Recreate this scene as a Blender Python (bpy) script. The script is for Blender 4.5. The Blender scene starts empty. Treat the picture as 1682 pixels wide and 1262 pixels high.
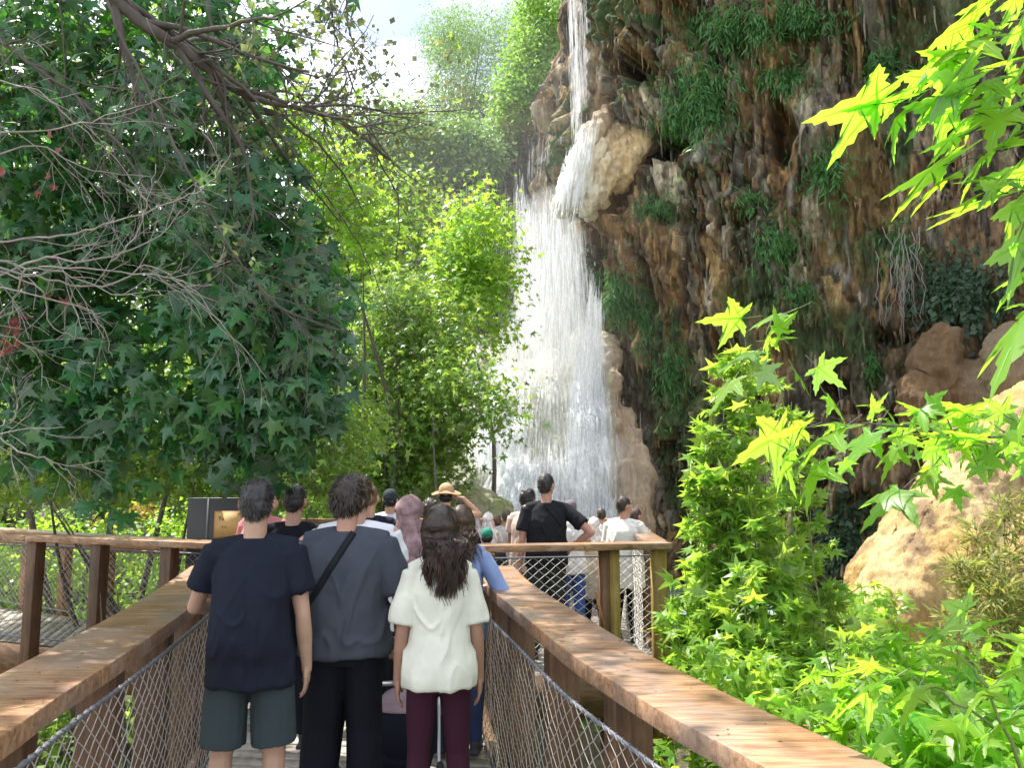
import bpy, bmesh, math, random
import numpy as np
from mathutils import Vector, Matrix
from mathutils.bvhtree import BVHTree
R = math.radians
random.seed(7)
rng = np.random.default_rng(7)

# ------------------------------------------------------------------ camera, sky, sun, exposure
scene = bpy.context.scene
COL = scene.collection
FPX, CX, CY, HOR, CAMZ = 1264.0, 841.0, 631.0, 778.0, 1.80
PITCH = math.atan((HOR - CY) / FPX)
cam_data = bpy.data.cameras.new('camera')
cam = bpy.data.objects.new('camera', cam_data)
COL.objects.link(cam)
cam.location = (0, 0, CAMZ)
cam.rotation_euler = (math.pi / 2 + PITCH, 0, 0)
cam_data.sensor_width = 36
cam_data.lens = 36 * FPX / 1682
cam_data.clip_start = 0.05
cam_data.clip_end = 2000
scene.camera = cam

SUN_AZ = -50.0      # degrees from +Y towards +X
SUN_EL = 60.0
SUN_DIR = Vector((math.sin(R(SUN_AZ)) * math.cos(R(SUN_EL)), math.cos(R(SUN_AZ)) * math.cos(R(SUN_EL)), math.sin(R(SUN_EL))))
world = bpy.data.worlds.new('World')
scene.world = world
world.use_nodes = True
wn, wl = world.node_tree.nodes, world.node_tree.links
wn.clear()
sky = wn.new('ShaderNodeTexSky')
sky.sky_type = 'NISHITA'
sky.sun_disc = False
sky.sun_elevation = R(SUN_EL)
sky.sun_rotation = R(SUN_AZ)
sky.air_density = 1.0
sky.dust_density = 3.0
sky.ozone_density = 1.0
tc = wn.new('ShaderNodeTexCoord')
mp = wn.new('ShaderNodeMapping'); mp.inputs['Scale'].default_value = (1.5, 1.5, 4.0)
nz = wn.new('ShaderNodeTexNoise'); nz.inputs['Scale'].default_value = 1.6; nz.inputs['Detail'].default_value = 7
cr = wn.new('ShaderNodeValToRGB')
cr.color_ramp.elements[0].position = 0.40; cr.color_ramp.elements[1].position = 0.62
mixc = wn.new('ShaderNodeMixRGB'); mixc.inputs['Color2'].default_value = (13.0, 13.4, 14.0, 1)
bg = wn.new('ShaderNodeBackground'); bg.inputs['Strength'].default_value = 0.11
wo = wn.new('ShaderNodeOutputWorld')
wl.new(tc.outputs['Generated'], mp.inputs['Vector']); wl.new(mp.outputs['Vector'], nz.inputs['Vector'])
wl.new(nz.outputs['Fac'], cr.inputs['Fac']); wl.new(cr.outputs['Color'], mixc.inputs['Fac'])
wl.new(sky.outputs['Color'], mixc.inputs['Color1']); wl.new(mixc.outputs['Color'], bg.inputs['Color'])
wl.new(bg.outputs['Background'], wo.inputs['Surface'])
sun_data = bpy.data.lights.new('sun', 'SUN')
sun_data.energy = 5.0; sun_data.angle = R(0.53); sun_data.color = (1.0, 0.95, 0.86)
sun = bpy.data.objects.new('sun', sun_data)
COL.objects.link(sun)
sun.rotation_euler = (-SUN_DIR).to_track_quat('-Z', 'Y').to_euler()
scene.view_settings.view_transform = 'Standard'
scene.view_settings.look = 'None'
scene.view_settings.exposure = 1.08
scene.view_settings.gamma = 1.0
scene.cycles.sample_clamp_indirect = 6.0
scene.cycles.max_bounces = 8
scene.cycles.diffuse_bounces = 4
scene.cycles.transmission_bounces = 6
scene.cycles.transparent_max_bounces = 40
scene.cycles.volume_bounces = 1
scene.cycles.use_denoising = True

# ------------------------------------------------------------------ projection helpers
def ray(u, v):
    x = (u - CX) / FPX; y = -(v - CY) / FPX
    return Vector((x, math.cos(PITCH) - y * math.sin(PITCH), math.sin(PITCH) + y * math.cos(PITCH)))
def at(u, v, Y):
    d = ray(u, v)
    return Vector((0, 0, CAMZ)) + d * (Y / d.y)
def onz(u, v, z):
    d = ray(u, v)
    t = (z - CAMZ) / d.z
    return Vector((0, 0, CAMZ)) + d * t

# ------------------------------------------------------------------ noise (numpy)
def _hash(ix, iy, iz, seed):
    h = (ix.astype(np.int64) * 374761393 + iy.astype(np.int64) * 668265263 + iz.astype(np.int64) * 2147483647 + seed * 974711) & 0xffffffff
    h = ((h ^ (h >> 13)) * 1274126177) & 0xffffffff
    h = (h ^ (h >> 16)) & 0xffffffff
    return h.astype(np.float64) / 4294967295.0
def vnoise(p, seed=0):
    p = np.asarray(p, dtype=np.float64)
    f = np.floor(p); t = p - f; t = t * t * (3 - 2 * t)
    i = f.astype(np.int64)
    out = 0
    for dx in (0, 1):
        wx = t[..., 0] if dx else 1 - t[..., 0]
        for dy in (0, 1):
            wy = t[..., 1] if dy else 1 - t[..., 1]
            for dz in (0, 1):
                wz = t[..., 2] if dz else 1 - t[..., 2]
                out = out + wx * wy * wz * _hash(i[..., 0] + dx, i[..., 1] + dy, i[..., 2] + dz, seed)
    return out * 2 - 1
def fbm(p, octaves=4, seed=0, gain=0.5):
    p = np.asarray(p, dtype=np.float64)
    a, s = 1.0, 0
    for o in range(octaves):
        s = s + a * vnoise(p * (2.03 ** o) + o * 17.3, seed + o); a *= gain
    return s

# ------------------------------------------------------------------ materials
MATS = {}
def mat(name):
    m = bpy.data.materials.new(name); m.use_nodes = True
    m.node_tree.nodes.clear()
    return m, m.node_tree.nodes, m.node_tree.links
def simple(name, col, rough=0.7, noise=0.0, nscale=20, bump=0.0, bscale=60, metallic=0.0, spec=0.5, sss=0.0, stretch=(1, 1, 1), coat=0.0):
    if name in MATS: return MATS[name]
    m, n, l = mat(name)
    o = n.new('ShaderNodeOutputMaterial'); b = n.new('ShaderNodeBsdfPrincipled')
    b.inputs['Base Color'].default_value = (*col, 1); b.inputs['Roughness'].default_value = rough
    b.inputs['Metallic'].default_value = metallic
    b.inputs['Specular IOR Level'].default_value = spec
    if sss: b.inputs['Subsurface Weight'].default_value = sss; b.inputs['Subsurface Radius'].default_value = (0.02, 0.008, 0.004)
    l.new(b.outputs[0], o.inputs[0])
    t = n.new('ShaderNodeTexCoord'); mpn = n.new('ShaderNodeMapping'); mpn.inputs['Scale'].default_value = stretch
    l.new(t.outputs['Object'], mpn.inputs['Vector'])
    if noise:
        x = n.new('ShaderNodeTexNoise'); x.inputs['Scale'].default_value = nscale; x.inputs['Detail'].default_value = 6
        r = n.new('ShaderNodeMapRange'); r.inputs['From Min'].default_value = 0.3; r.inputs['From Max'].default_value = 0.7
        r.inputs['To Min'].default_value = 1 - noise; r.inputs['To Max'].default_value = 1 + noise
        mx = n.new('ShaderNodeMixRGB'); mx.blend_type = 'MULTIPLY'; mx.inputs['Fac'].default_value = 1; mx.inputs['Color1'].default_value = (*col, 1)
        l.new(mpn.outputs[0], x.inputs['Vector']); l.new(x.outputs['Fac'], r.inputs[0]); l.new(r.outputs[0], mx.inputs['Color2']); l.new(mx.outputs[0], b.inputs['Base Color'])
    if bump:
        x = n.new('ShaderNodeTexNoise'); x.inputs['Scale'].default_value = bscale; x.inputs['Detail'].default_value = 5
        bp = n.new('ShaderNodeBump'); bp.inputs['Strength'].default_value = bump; bp.inputs['Distance'].default_value = 0.02
        l.new(mpn.outputs[0], x.inputs['Vector']); l.new(x.outputs['Fac'], bp.inputs['Height']); l.new(bp.outputs[0], b.inputs['Normal'])
    MATS[name] = m
    return m
def leafmat(name, top, trans, under=None, rough=0.45, tw=0.45, spec=0.4):
    """leaf: per-leaf tint from the colour attribute, light shines through; a paler underside where asked"""
    if name in MATS: return MATS[name]
    m, n, l = mat(name)
    o = n.new('ShaderNodeOutputMaterial'); b = n.new('ShaderNodeBsdfPrincipled'); t = n.new('ShaderNodeBsdfTranslucent'); mx = n.new('ShaderNodeMixShader')
    a = n.new('ShaderNodeAttribute'); a.attribute_name = 'col'
    def tint(c):
        x = n.new('ShaderNodeMixRGB'); x.blend_type = 'MULTIPLY'; x.inputs['Fac'].default_value = 1; x.inputs['Color1'].default_value = (*c, 1)
        l.new(a.outputs['Color'], x.inputs['Color2']); return x
    x1 = tint(top); x2 = tint(trans)
    if under:
        g = n.new('ShaderNodeNewGeometry'); x3 = n.new('ShaderNodeMixRGB'); x3.inputs['Color2'].default_value = (*under, 1)
        l.new(g.outputs['Backfacing'], x3.inputs['Fac']); l.new(x1.outputs[0], x3.inputs['Color1']); l.new(x3.outputs[0], b.inputs['Base Color'])
    else:
        l.new(x1.outputs[0], b.inputs['Base Color'])
    b.inputs['Roughness'].default_value = rough; b.inputs['Specular IOR Level'].default_value = spec
    l.new(x2.outputs[0], t.inputs['Color'])
    mx.inputs['Fac'].default_value = tw
    l.new(b.outputs[0], mx.inputs[1]); l.new(t.outputs[0], mx.inputs[2]); l.new(mx.outputs[0], o.inputs[0])
    MATS[name] = m
    return m
def attrmat(name, rough=0.85, bdist=0.06, bump=0.6, bscale=14, nscale=9, noise=0.35, stretch=(1, 1, 0.35), spec=0.3):
    """rock: base colour from the colour attribute, mottled and bumpy"""
    if name in MATS: return MATS[name]
    m, n, l = mat(name)
    o = n.new('ShaderNodeOutputMaterial'); b = n.new('ShaderNodeBsdfPrincipled'); a = n.new('ShaderNodeAttribute'); a.attribute_name = 'col'
    t = n.new('ShaderNodeTexCoord'); mpn = n.new('ShaderNodeMapping'); mpn.inputs['Scale'].default_value = stretch
    x = n.new('ShaderNodeTexNoise'); x.inputs['Scale'].default_value = nscale; x.inputs['Detail'].default_value = 9; x.inputs['Roughness'].default_value = 0.65
    r = n.new('ShaderNodeMapRange'); r.inputs['From Min'].default_value = 0.3; r.inputs['From Max'].default_value = 0.7; r.inputs['To Min'].default_value = 1 - noise; r.inputs['To Max'].default_value = 1 + noise
    mx = n.new('ShaderNodeMixRGB'); mx.blend_type = 'MULTIPLY'; mx.inputs['Fac'].default_value = 1
    x2 = n.new('ShaderNodeTexNoise'); x2.inputs['Scale'].default_value = bscale; x2.inputs['Detail'].default_value = 8; x2.inputs['Roughness'].default_value = 0.7
    bp = n.new('ShaderNodeBump'); bp.inputs['Strength'].default_value = bump; bp.inputs['Distance'].default_value = bdist
    l.new(t.outputs['Object'], mpn.inputs['Vector']); l.new(mpn.outputs[0], x.inputs['Vector']); l.new(mpn.outputs[0], x2.inputs['Vector'])
    l.new(x.outputs['Fac'], r.inputs[0]); l.new(a.outputs['Color'], mx.inputs['Color1']); l.new(r.outputs[0], mx.inputs['Color2']); l.new(mx.outputs[0], b.inputs['Base Color'])
    l.new(x2.outputs['Fac'], bp.inputs['Height']); l.new(bp.outputs[0], b.inputs['Normal'])
    b.inputs['Roughness'].default_value = rough; b.inputs['Specular IOR Level'].default_value = spec
    l.new(b.outputs[0], o.inputs[0])
    MATS[name] = m
    return m
def woodmat(name, c1, c2, rough=0.6, axis=(1, 1, 1), grain=1.0, spec=0.4, grey=0.0):
    if name in MATS: return MATS[name]
    m, n, l = mat(name)
    o = n.new('ShaderNodeOutputMaterial'); b = n.new('ShaderNodeBsdfPrincipled')
    t = n.new('ShaderNodeTexCoord'); mpn = n.new('ShaderNodeMapping'); mpn.inputs['Scale'].default_value = axis
    oi = n.new('ShaderNodeAttribute'); oi.attribute_name = 'col'
    x = n.new('ShaderNodeTexNoise'); x.inputs['Scale'].default_value = 7 * grain; x.inputs['Detail'].default_value = 8; x.inputs['Distortion'].default_value = 0.6; x.inputs['Roughness'].default_value = 0.65
    cr = n.new('ShaderNodeValToRGB'); cr.color_ramp.elements[0].position = 0.36; cr.color_ramp.elements[1].position = 0.66
    cr.color_ramp.elements[0].color = (*c1, 1); cr.color_ramp.elements[1].color = (*c2, 1)
    x3 = n.new('ShaderNodeTexNoise'); x3.inputs['Scale'].default_value = 2.3; x3.inputs['Detail'].default_value = 4
    r3 = n.new('ShaderNodeMapRange'); r3.inputs['From Min'].default_value = 0.3; r3.inputs['From Max'].default_value = 0.7; r3.inputs['To Min'].default_value = 0.62; r3.inputs['To Max'].default_value = 1.3
    mx = n.new('ShaderNodeMixRGB'); mx.blend_type = 'MULTIPLY'; mx.inputs['Fac'].default_value = 1
    mx2 = n.new('ShaderNodeMixRGB'); mx2.blend_type = 'MULTIPLY'; mx2.inputs['Fac'].default_value = 1
    bp = n.new('ShaderNodeBump'); bp.inputs['Strength'].default_value = 0.35; bp.inputs['Distance'].default_value = 0.01
    l.new(t.outputs['Object'], mpn.inputs['Vector']); l.new(mpn.outputs[0], x.inputs['Vector']); l.new(t.outputs['Object'], x3.inputs['Vector'])
    l.new(x.outputs['Fac'], cr.inputs['Fac']); l.new(x3.outputs['Fac'], r3.inputs[0]); l.new(cr.outputs[0], mx.inputs['Color1']); l.new(r3.outputs[0], mx.inputs['Color2'])
    l.new(mx.outputs[0], mx2.inputs['Color1']); l.new(oi.outputs['Color'], mx2.inputs['Color2'])
    x4 = n.new('ShaderNodeTexNoise'); x4.inputs['Scale'].default_value = 3.1; x4.inputs['Detail'].default_value = 6; r4 = n.new('ShaderNodeMapRange'); r4.inputs['From Min'].default_value = 0.42; r4.inputs['From Max'].default_value = 0.62; r4.inputs['To Max'].default_value = grey
    mx4 = n.new('ShaderNodeMixRGB'); mx4.inputs['Color2'].default_value = (0.27, 0.25, 0.24, 1)
    l.new(t.outputs['Object'], x4.inputs['Vector']); l.new(x4.outputs['Fac'], r4.inputs[0]); l.new(r4.outputs[0], mx4.inputs['Fac']); l.new(mx2.outputs[0], mx4.inputs['Color1']); l.new(mx4.outputs[0], b.inputs['Base Color'])
    l.new(x.outputs['Fac'], bp.inputs['Height']); l.new(bp.outputs[0], b.inputs['Normal'])
    b.inputs['Roughness'].default_value = rough; b.inputs['Specular IOR Level'].default_value = spec
    l.new(b.outputs[0], o.inputs[0]); MATS[name] = m
    return m

# ------------------------------------------------------------------ objects and tags
def tag(o, label=None, cat=None, group=None, kind=None):
    if label: o['label'] = label
    if cat: o['category'] = cat
    if group: o['group'] = group
    if kind: o['kind'] = kind
    return o
def empty(name, loc=(0, 0, 0), rz=0.0):
    o = bpy.data.objects.new(name, None); COL.objects.link(o)
    o.location = loc; o.rotation_euler = (0, 0, rz); o.empty_display_size = 0.1
    return o
def link(name, me, m=None, parent=None, smooth=True):
    o = bpy.data.objects.new(name, me); COL.objects.link(o)
    if m is not None:
        me.materials.clear(); me.materials.append(m)
    if smooth: me.shade_smooth()
    if parent is not None: o.parent = parent
    return o
def npmesh(name, V, Fq, cols=None):
    """V (n,3); Fq (m,k) one polygon size, or list of such arrays; cols per-vertex (n,3)"""
    me = bpy.data.meshes.new(name)
    V = np.asarray(V, dtype=np.float32)
    if not isinstance(Fq, list): Fq = [Fq]
    Fq = [np.asarray(f, dtype=np.int32) for f in Fq if len(f)]
    nl = sum(f.size for f in Fq); nf = sum(len(f) for f in Fq)
    me.vertices.add(len(V)); me.vertices.foreach_set('co', V.ravel())
    me.loops.add(nl); me.polygons.add(nf)
    li = np.concatenate([f.ravel() for f in Fq])
    tot = np.concatenate([np.full(len(f), f.shape[1], dtype=np.int32) for f in Fq])
    st = np.concatenate([[0], np.cumsum(tot)[:-1]]).astype(np.int32)
    me.loops.foreach_set('vertex_index', li.astype(np.int32)); me.polygons.foreach_set('loop_start', st)
    me.update(calc_edges=True)
    if cols is None: cols = np.ones((len(V), 3))
    setcol(me, cols)
    return me
def setcol(me, cols):
    a = me.color_attributes.new('col', 'FLOAT_COLOR', 'POINT')
    c = np.ones((len(me.vertices), 4), dtype=np.float32); c[:, :3] = cols
    a.data.foreach_set('color', c.ravel())

class MB:
    """collects pieces into one mesh"""
    def __init__(s): s.V = []; s.F = {}; s.C = []; s.n = 0
    def add(s, V, F, col=(1, 1, 1)):
        V = np.asarray(V, dtype=np.float64)
        s.V.append(V); s.C.append(np.broadcast_to(np.asarray(col, dtype=np.float64), (len(V), 3)))
        for f in (F if isinstance(F, list) else [F]):
            f = np.asarray(f, dtype=np.int64)
            if len(f): s.F.setdefault(f.shape[1], []).append(f + s.n)
        s.n += len(V); return s
    def box(s, c, size, rz=0.0, col=(1, 1, 1), M=None):
        h = np.array(size) / 2.0
        V = np.array([[x, y, z] for x in (-1, 1) for y in (-1, 1) for z in (-1, 1)]) * h
        if M is None: M = Matrix.Rotation(rz, 3, 'Z')
        V = V @ np.array(M).T + np.array(c)
        F = [[0, 1, 3, 2], [4, 6, 7, 5], [0, 4, 5, 1], [2, 3, 7, 6], [0, 2, 6, 4], [1, 5, 7, 3]]
        return s.add(V, np.array(F), col)
    def beam(s, a, b, w, h, col=(1, 1, 1), up=(0, 0, 1)):
        a = Vector(a); b = Vector(b); d = (b - a); L = d.length; d.normalize()
        x = d.cross(Vector(up)); x.normalize(); z = x.cross(d)
        M = Matrix((x, d, z)).transposed()
        return s.box((a + b) / 2, (w, L, h), M=M, col=col)
    def tube(s, P, r, n=8, col=(1, 1, 1), cap=True, dome=0.3):
        V, F = tube(P, r, n, cap, dome=dome); return s.add(V, F, col)
    def sphere(s, c, r, nu=14, nv=9, col=(1, 1, 1), M=None):
        V, F = ellipsoid(c, r, nu, nv, M); return s.add(V, F, col)
    def mesh(s, name):
        return npmesh(name, np.concatenate(s.V), [np.concatenate(f) for f in s.F.values()], np.concatenate(s.C))
    def build(s, name, m, parent=None, smooth=False):
        return link(name, s.mesh(name), m, parent, smooth)

def frames(P, ref=None):
    P = np.asarray(P, dtype=np.float64)
    T = np.gradient(P, axis=0); T /= np.linalg.norm(T, axis=1, keepdims=True) + 1e-12
    if ref is None:
        ref = np.array([0, 0, 1.0]) if abs(T[:, 2]).mean() < 0.8 else np.array([0, 1.0, 0])
    A = np.cross(T, ref); A /= np.linalg.norm(A, axis=1, keepdims=True) + 1e-12
    B = np.cross(A, T)
    return P, T, A, B
def tube(P, r, n=8, cap=True, ref=None, rb=None, dome=0.3):
    P, T, A, B = frames(P, ref)
    k = len(P); r = np.broadcast_to(np.asarray(r, dtype=np.float64), (k,)); rb = r if rb is None else np.broadcast_to(np.asarray(rb, dtype=np.float64), (k,))
    th = np.linspace(0, 2 * np.pi, n, endpoint=False)
    V = P[:, None] + A[:, None] * (np.cos(th)[None, :, None] * r[:, None, None]) + B[:, None] * (np.sin(th)[None, :, None] * rb[:, None, None])
    V = V.reshape(-1, 3)
    i = np.arange(k - 1)[:, None] * n; j = np.arange(n)[None]; j2 = (j + 1) % n
    Fq = np.stack([i + j, i + n + j, i + n + j2, i + j2], -1).reshape(-1, 4)
    F = [Fq]
    if cap:
        V = np.vstack([V, P[0] - T[0] * r[0] * dome, P[-1] + T[-1] * r[-1] * dome])
        a = k * n; b = a + 1; j = np.arange(n); j2 = (j + 1) % n
        F.append(np.concatenate([np.stack([np.full(n, a), j, j2], -1), np.stack([np.full(n, b), (k - 1) * n + j2, (k - 1) * n + j], -1)]))
    return V, F
def ellipsoid(c, r, nu=14, nv=9, M=None):
    th = np.linspace(0, np.pi, nv + 1)[1:-1]; ph = np.linspace(0, 2 * np.pi, nu, endpoint=False)
    V = np.stack([np.sin(th)[:, None] * np.cos(ph), np.sin(th)[:, None] * np.sin(ph), np.cos(th)[:, None] * np.ones(nu)], -1).reshape(-1, 3)
    V = np.vstack([V, [0, 0, 1], [0, 0, -1]]) * np.asarray(r)
    if M is not None: V = V @ np.array(M).T
    V = V + np.asarray(c)
    k = nv - 1; i = np.arange(k - 1)[:, None] * nu; j = np.arange(nu)[None]; j2 = (j + 1) % nu
    Fq = np.stack([i + j, i + nu + j, i + nu + j2, i + j2], -1).reshape(-1, 4)
    j = np.arange(nu); j2 = (j + 1) % nu; a = k * nu
    Ft = np.concatenate([np.stack([np.full(nu, a), j, j2], -1), np.stack([np.full(nu, a + 1), (k - 1) * nu + j2, (k - 1) * nu + j], -1)])
    return V, [Fq, Ft]
def catmull(P, n=6):
    P = [np.asarray(p, dtype=np.float64) for p in P]
    P = [2 * P[0] - P[1]] + P + [2 * P[-1] - P[-2]]
    out = []
    for i in range(1, len(P) - 2):
        for k in range(n):
            t = k / n
            out.append(0.5 * ((2 * P[i]) + (-P[i - 1] + P[i + 1]) * t + (2 * P[i - 1] - 5 * P[i] + 4 * P[i + 1] - P[i + 2]) * t * t + (-P[i - 1] + 3 * P[i] - 3 * P[i + 1] + P[i + 2]) * t ** 3))
    out.append(P[-2])
    return np.array(out)
def fuse(mb, voxel, smooth=3, name='fused', disp=None):
    """union of closed pieces as one continuous surface"""
    me = mb.mesh('tmp'); o = bpy.data.objects.new('tmp', me); COL.objects.link(o)
    r = o.modifiers.new('r', 'REMESH'); r.mode = 'VOXEL'; r.voxel_size = voxel
    if smooth:
        s = o.modifiers.new('s', 'SMOOTH'); s.iterations = smooth; s.factor = 0.5
    dg = bpy.context.evaluated_depsgraph_get()
    out = bpy.data.meshes.new_from_object(o.evaluated_get(dg)); out.name = name
    bpy.data.objects.remove(o); bpy.data.meshes.remove(me)
    for a in list(out.color_attributes): out.color_attributes.remove(a)
    if disp is not None:
        n = len(out.vertices); co = np.empty(n * 3, dtype=np.float32); no = np.empty(n * 3, dtype=np.float32)
        out.vertices.foreach_get('co', co); out.vertices.foreach_get('normal', no)
        co = co.reshape(-1, 3); no = no.reshape(-1, 3)
        co = co + no * disp(co, no)[:, None]
        out.vertices.foreach_set('co', co.astype(np.float32).ravel()); out.update()
    return out
def coords(me):
    n = len(me.vertices); co = np.empty(n * 3, dtype=np.float32); me.vertices.foreach_get('co', co)
    no = np.empty(n * 3, dtype=np.float32); me.vertices.foreach_get('normal', no)
    return co.reshape(-1, 3).astype(float), no.reshape(-1, 3).astype(float)
def bvh_of(me):
    return BVHTree.FromPolygons([v.co for v in me.vertices], [p.vertices for p in me.polygons])
# ------------------------------------------------------------------ ground and water
def sheet(name, x0, x1, y0, y1, nx, ny, zf, m, cf=None):
    X, Yy = np.meshgrid(np.linspace(x0, x1, nx), np.linspace(y0, y1, ny))
    Z = zf(X, Yy); V = np.stack([X, Yy, Z], -1).reshape(-1, 3)
    i = np.arange(ny - 1)[:, None] * nx; j = np.arange(nx - 1)[None]
    Fq = np.stack([i + j, i + j + 1, i + nx + j + 1, i + nx + j], -1).reshape(-1, 4)
    o = link(name, npmesh(name, V, Fq, None if cf is None else cf(V)), m)
    return o
def ground_z(X, Y):
    P = np.stack([X * 0.25, Y * 0.25, X * 0], -1)
    z = -2.4 + 0.5 * fbm(P, 4, 3)
    z = z + 0.9 * np.clip((X - 2.2) / 3.0, 0, 1) + 0.6 * np.clip((-X - 6) / 4, 0, 1)
    return z
M_ground = simple('earth', (0.10, 0.085, 0.05), 0.95, 0.4, 3, 0.8, 12)
g = sheet('ground', -60, 60, -30, 90, 160, 160, ground_z, M_ground); tag(g, kind='structure')
def hill_z(X, Y):
    r = np.clip((Y - 24) / 26, 0, 1)
    base = -2.5 + r * 12 * np.clip((-X + 8) / 20 + 0.6, 0.4, 1.0)
    left = np.clip((-X - 11) / 18, 0, 1) * 11
    P = np.stack([X * 0.12, Y * 0.12, X * 0], -1)
    return np.maximum(base, left - 2.5) + 1.2 * fbm(P, 4, 5) - 0.6
hl = sheet('hills', -90, 70, 20, 120, 140, 110, hill_z, simple('hillside soil', (0.07, 0.085, 0.035), 0.95, 0.4, 1.5, 0.8, 6)); tag(hl, kind='structure')

# ------------------------------------------------------------------ cliff of tufa curtains
cliff_plan = catmull([(-9, 29, 0), (-5.5, 27.5, 0), (-2.2, 26.3, 0), (0.4, 25.4, 0), (1.7, 23.0, 0), (2.2, 20.4, 0), (3.3, 18.4, 0), (5.2, 16.6, 0), (7.6, 15.2, 0), (10.0, 13.6, 0), (12.0, 11.2, 0), (13.0, 7.5, 0), (13.5, 3.0, 0)], 60)[:, :2]
seg = np.linalg.norm(np.diff(cliff_plan, axis=0), axis=1); slen = np.concatenate([[0], np.cumsum(seg)])
NS, NZ = 1500, 640
Z0, Z1 = -3.0, 15.6
ss = np.linspace(0, slen[-1], NS); zz = np.linspace(Z0, Z1, NZ)
px = np.interp(ss, slen, cliff_plan[:, 0]); py = np.interp(ss, slen, cliff_plan[:, 1])
k = 41
def sm(a): return np.convolve(np.pad(a, k // 2, 'edge'), np.ones(k) / k, 'valid')
tx, ty = np.gradient(px), np.gradient(py)
nx_, ny_ = sm(ty), sm(-tx); nn = np.hypot(nx_, ny_); nx_, ny_ = nx_ / nn, ny_ / nn
flip = np.sign(nx_ * (0 - px) + ny_ * (0 - py)); nx_, ny_ = nx_ * flip, ny_ * flip
S, Z = np.meshgrid(ss, zz, indexing='ij')
BX = np.broadcast_to(px[:, None], S.shape); BY = np.broadcast_to(py[:, None], S.shape)
P3 = np.stack([BX, BY, Z], -1)
# large shapes: leaning out with height, ledges and hollows
big = 0.75 * fbm(P3 * np.array([0.33, 0.33, 0.22]), 3, 11) + 0.35 * fbm(P3 * np.array([0.9, 0.9, 0.5]), 3, 21)
over = 0.10 * np.clip(Z - 3, 0, None) * np.clip((S - 12) / 6, 0, 1)
disp = big + over
wx = S + 0.10 * fbm(P3 * 1.7, 2, 31); wz = Z + 0.18 * fbm(P3 * 1.1 + 5, 2, 33)
col = np.zeros(S.shape + (3,)); col[:] = (0.105, 0.075, 0.052)
hgt = np.zeros(S.shape)
pal = np.array([[0.165, 0.110, 0.060], [0.120, 0.086, 0.050], [0.21, 0.165, 0.105], [0.10, 0.082, 0.055], [0.27, 0.185, 0.085], [0.07, 0.060, 0.045], [0.16, 0.148, 0.12], [0.19, 0.115, 0.055], [0.30, 0.25, 0.18]]) * 1.65
ds, dz = ss[1] - ss[0], zz[1] - zz[0]
cr_ = np.random.default_rng(99)
def drape(s0, zt, zb, w, a, c):
    i0 = max(0, int((s0 - w * 1.3) / ds)); i1 = min(NS, int((s0 + w * 1.3) / ds) + 2)
    j0 = max(0, int((zb - 0.35 - Z0) / dz)); j1 = min(NZ, int((zt + 0.35 - Z0) / dz) + 2)
    if i1 - i0 < 2 or j1 - j0 < 2: return
    A = wx[i0:i1, j0:j1]; B = wz[i0:i1, j0:j1]
    t = np.clip((B - zb) / (zt - zb), 0, 1)
    ww = w * (0.35 + 0.65 * np.sqrt(t)) * 1.0
    x = (A - s0) / ww
    prof = np.sqrt(np.clip(1 - x * x, 0, 1))
    end = np.clip((B - zb) / 0.07, 0, 1)
    topf = np.clip((zt - B) / (0.6 * (zt - zb)), 0, 1) ** 0.6
    h = a * prof * np.minimum(end, 1) * topf * (1 - 0.25 * t)
    cur = hgt[i0:i1, j0:j1]
    msk = h > cur + 0.004
    hgt[i0:i1, j0:j1] = np.where(h > cur, h, cur)
    cc = col[i0:i1, j0:j1]; cc[msk] = np.asarray(c) * (0.85 + 0.3 * t[msk])[:, None]
for n_, w0, w1, l0, l1, a0, a1 in ((80, 0.45, 1.0, 1.4, 3.6, 0.35, 0.8), (700, 0.15, 0.38, 0.7, 2.4, 0.22, 0.60), (5200, 0.05, 0.13, 0.35, 1.3, 0.14, 0.5), (14000, 0.028, 0.06, 0.15, 0.7, 0.10, 0.36)):
    for _ in range(n_):
        s0 = cr_.uniform(0, slen[-1]); zb = cr_.uniform(Z0, Z1 - 0.3); L = cr_.uniform(l0, l1)
        i = min(NS - 1, int(s0 / ds)); j = min(NZ - 1, int((zb - Z0) / dz))
        a = cr_.uniform(a0, a1) + 0.75 * hgt[i, min(NZ - 1, j + 3)]
        c = pal[cr_.integers(len(pal))] * cr_.uniform(0.8, 1.25)
        drape(s0, zb + L, zb, cr_.uniform(w0, w1), min(a, 1.5), c)
disp = disp + hgt * np.clip(0.55 + 0.6 * fbm(P3 * 0.5, 2, 77), 0.25, 1.1)
rid = 1 - np.abs(fbm(P3 * np.array([5.0, 5.0, 0.9]), 3, 57)) * 2
rid2 = 1 - np.abs(fbm(P3 * np.array([11.0, 11.0, 2.4]), 2, 58)) * 2
disp = disp + 0.09 * rid + 0.05 * rid2 + 0.035 * fbm(P3 * np.array([9, 9, 4.5]), 3, 51)
finec = fbm(P3 * np.array([8, 8, 2.2]), 3, 151)
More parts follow.
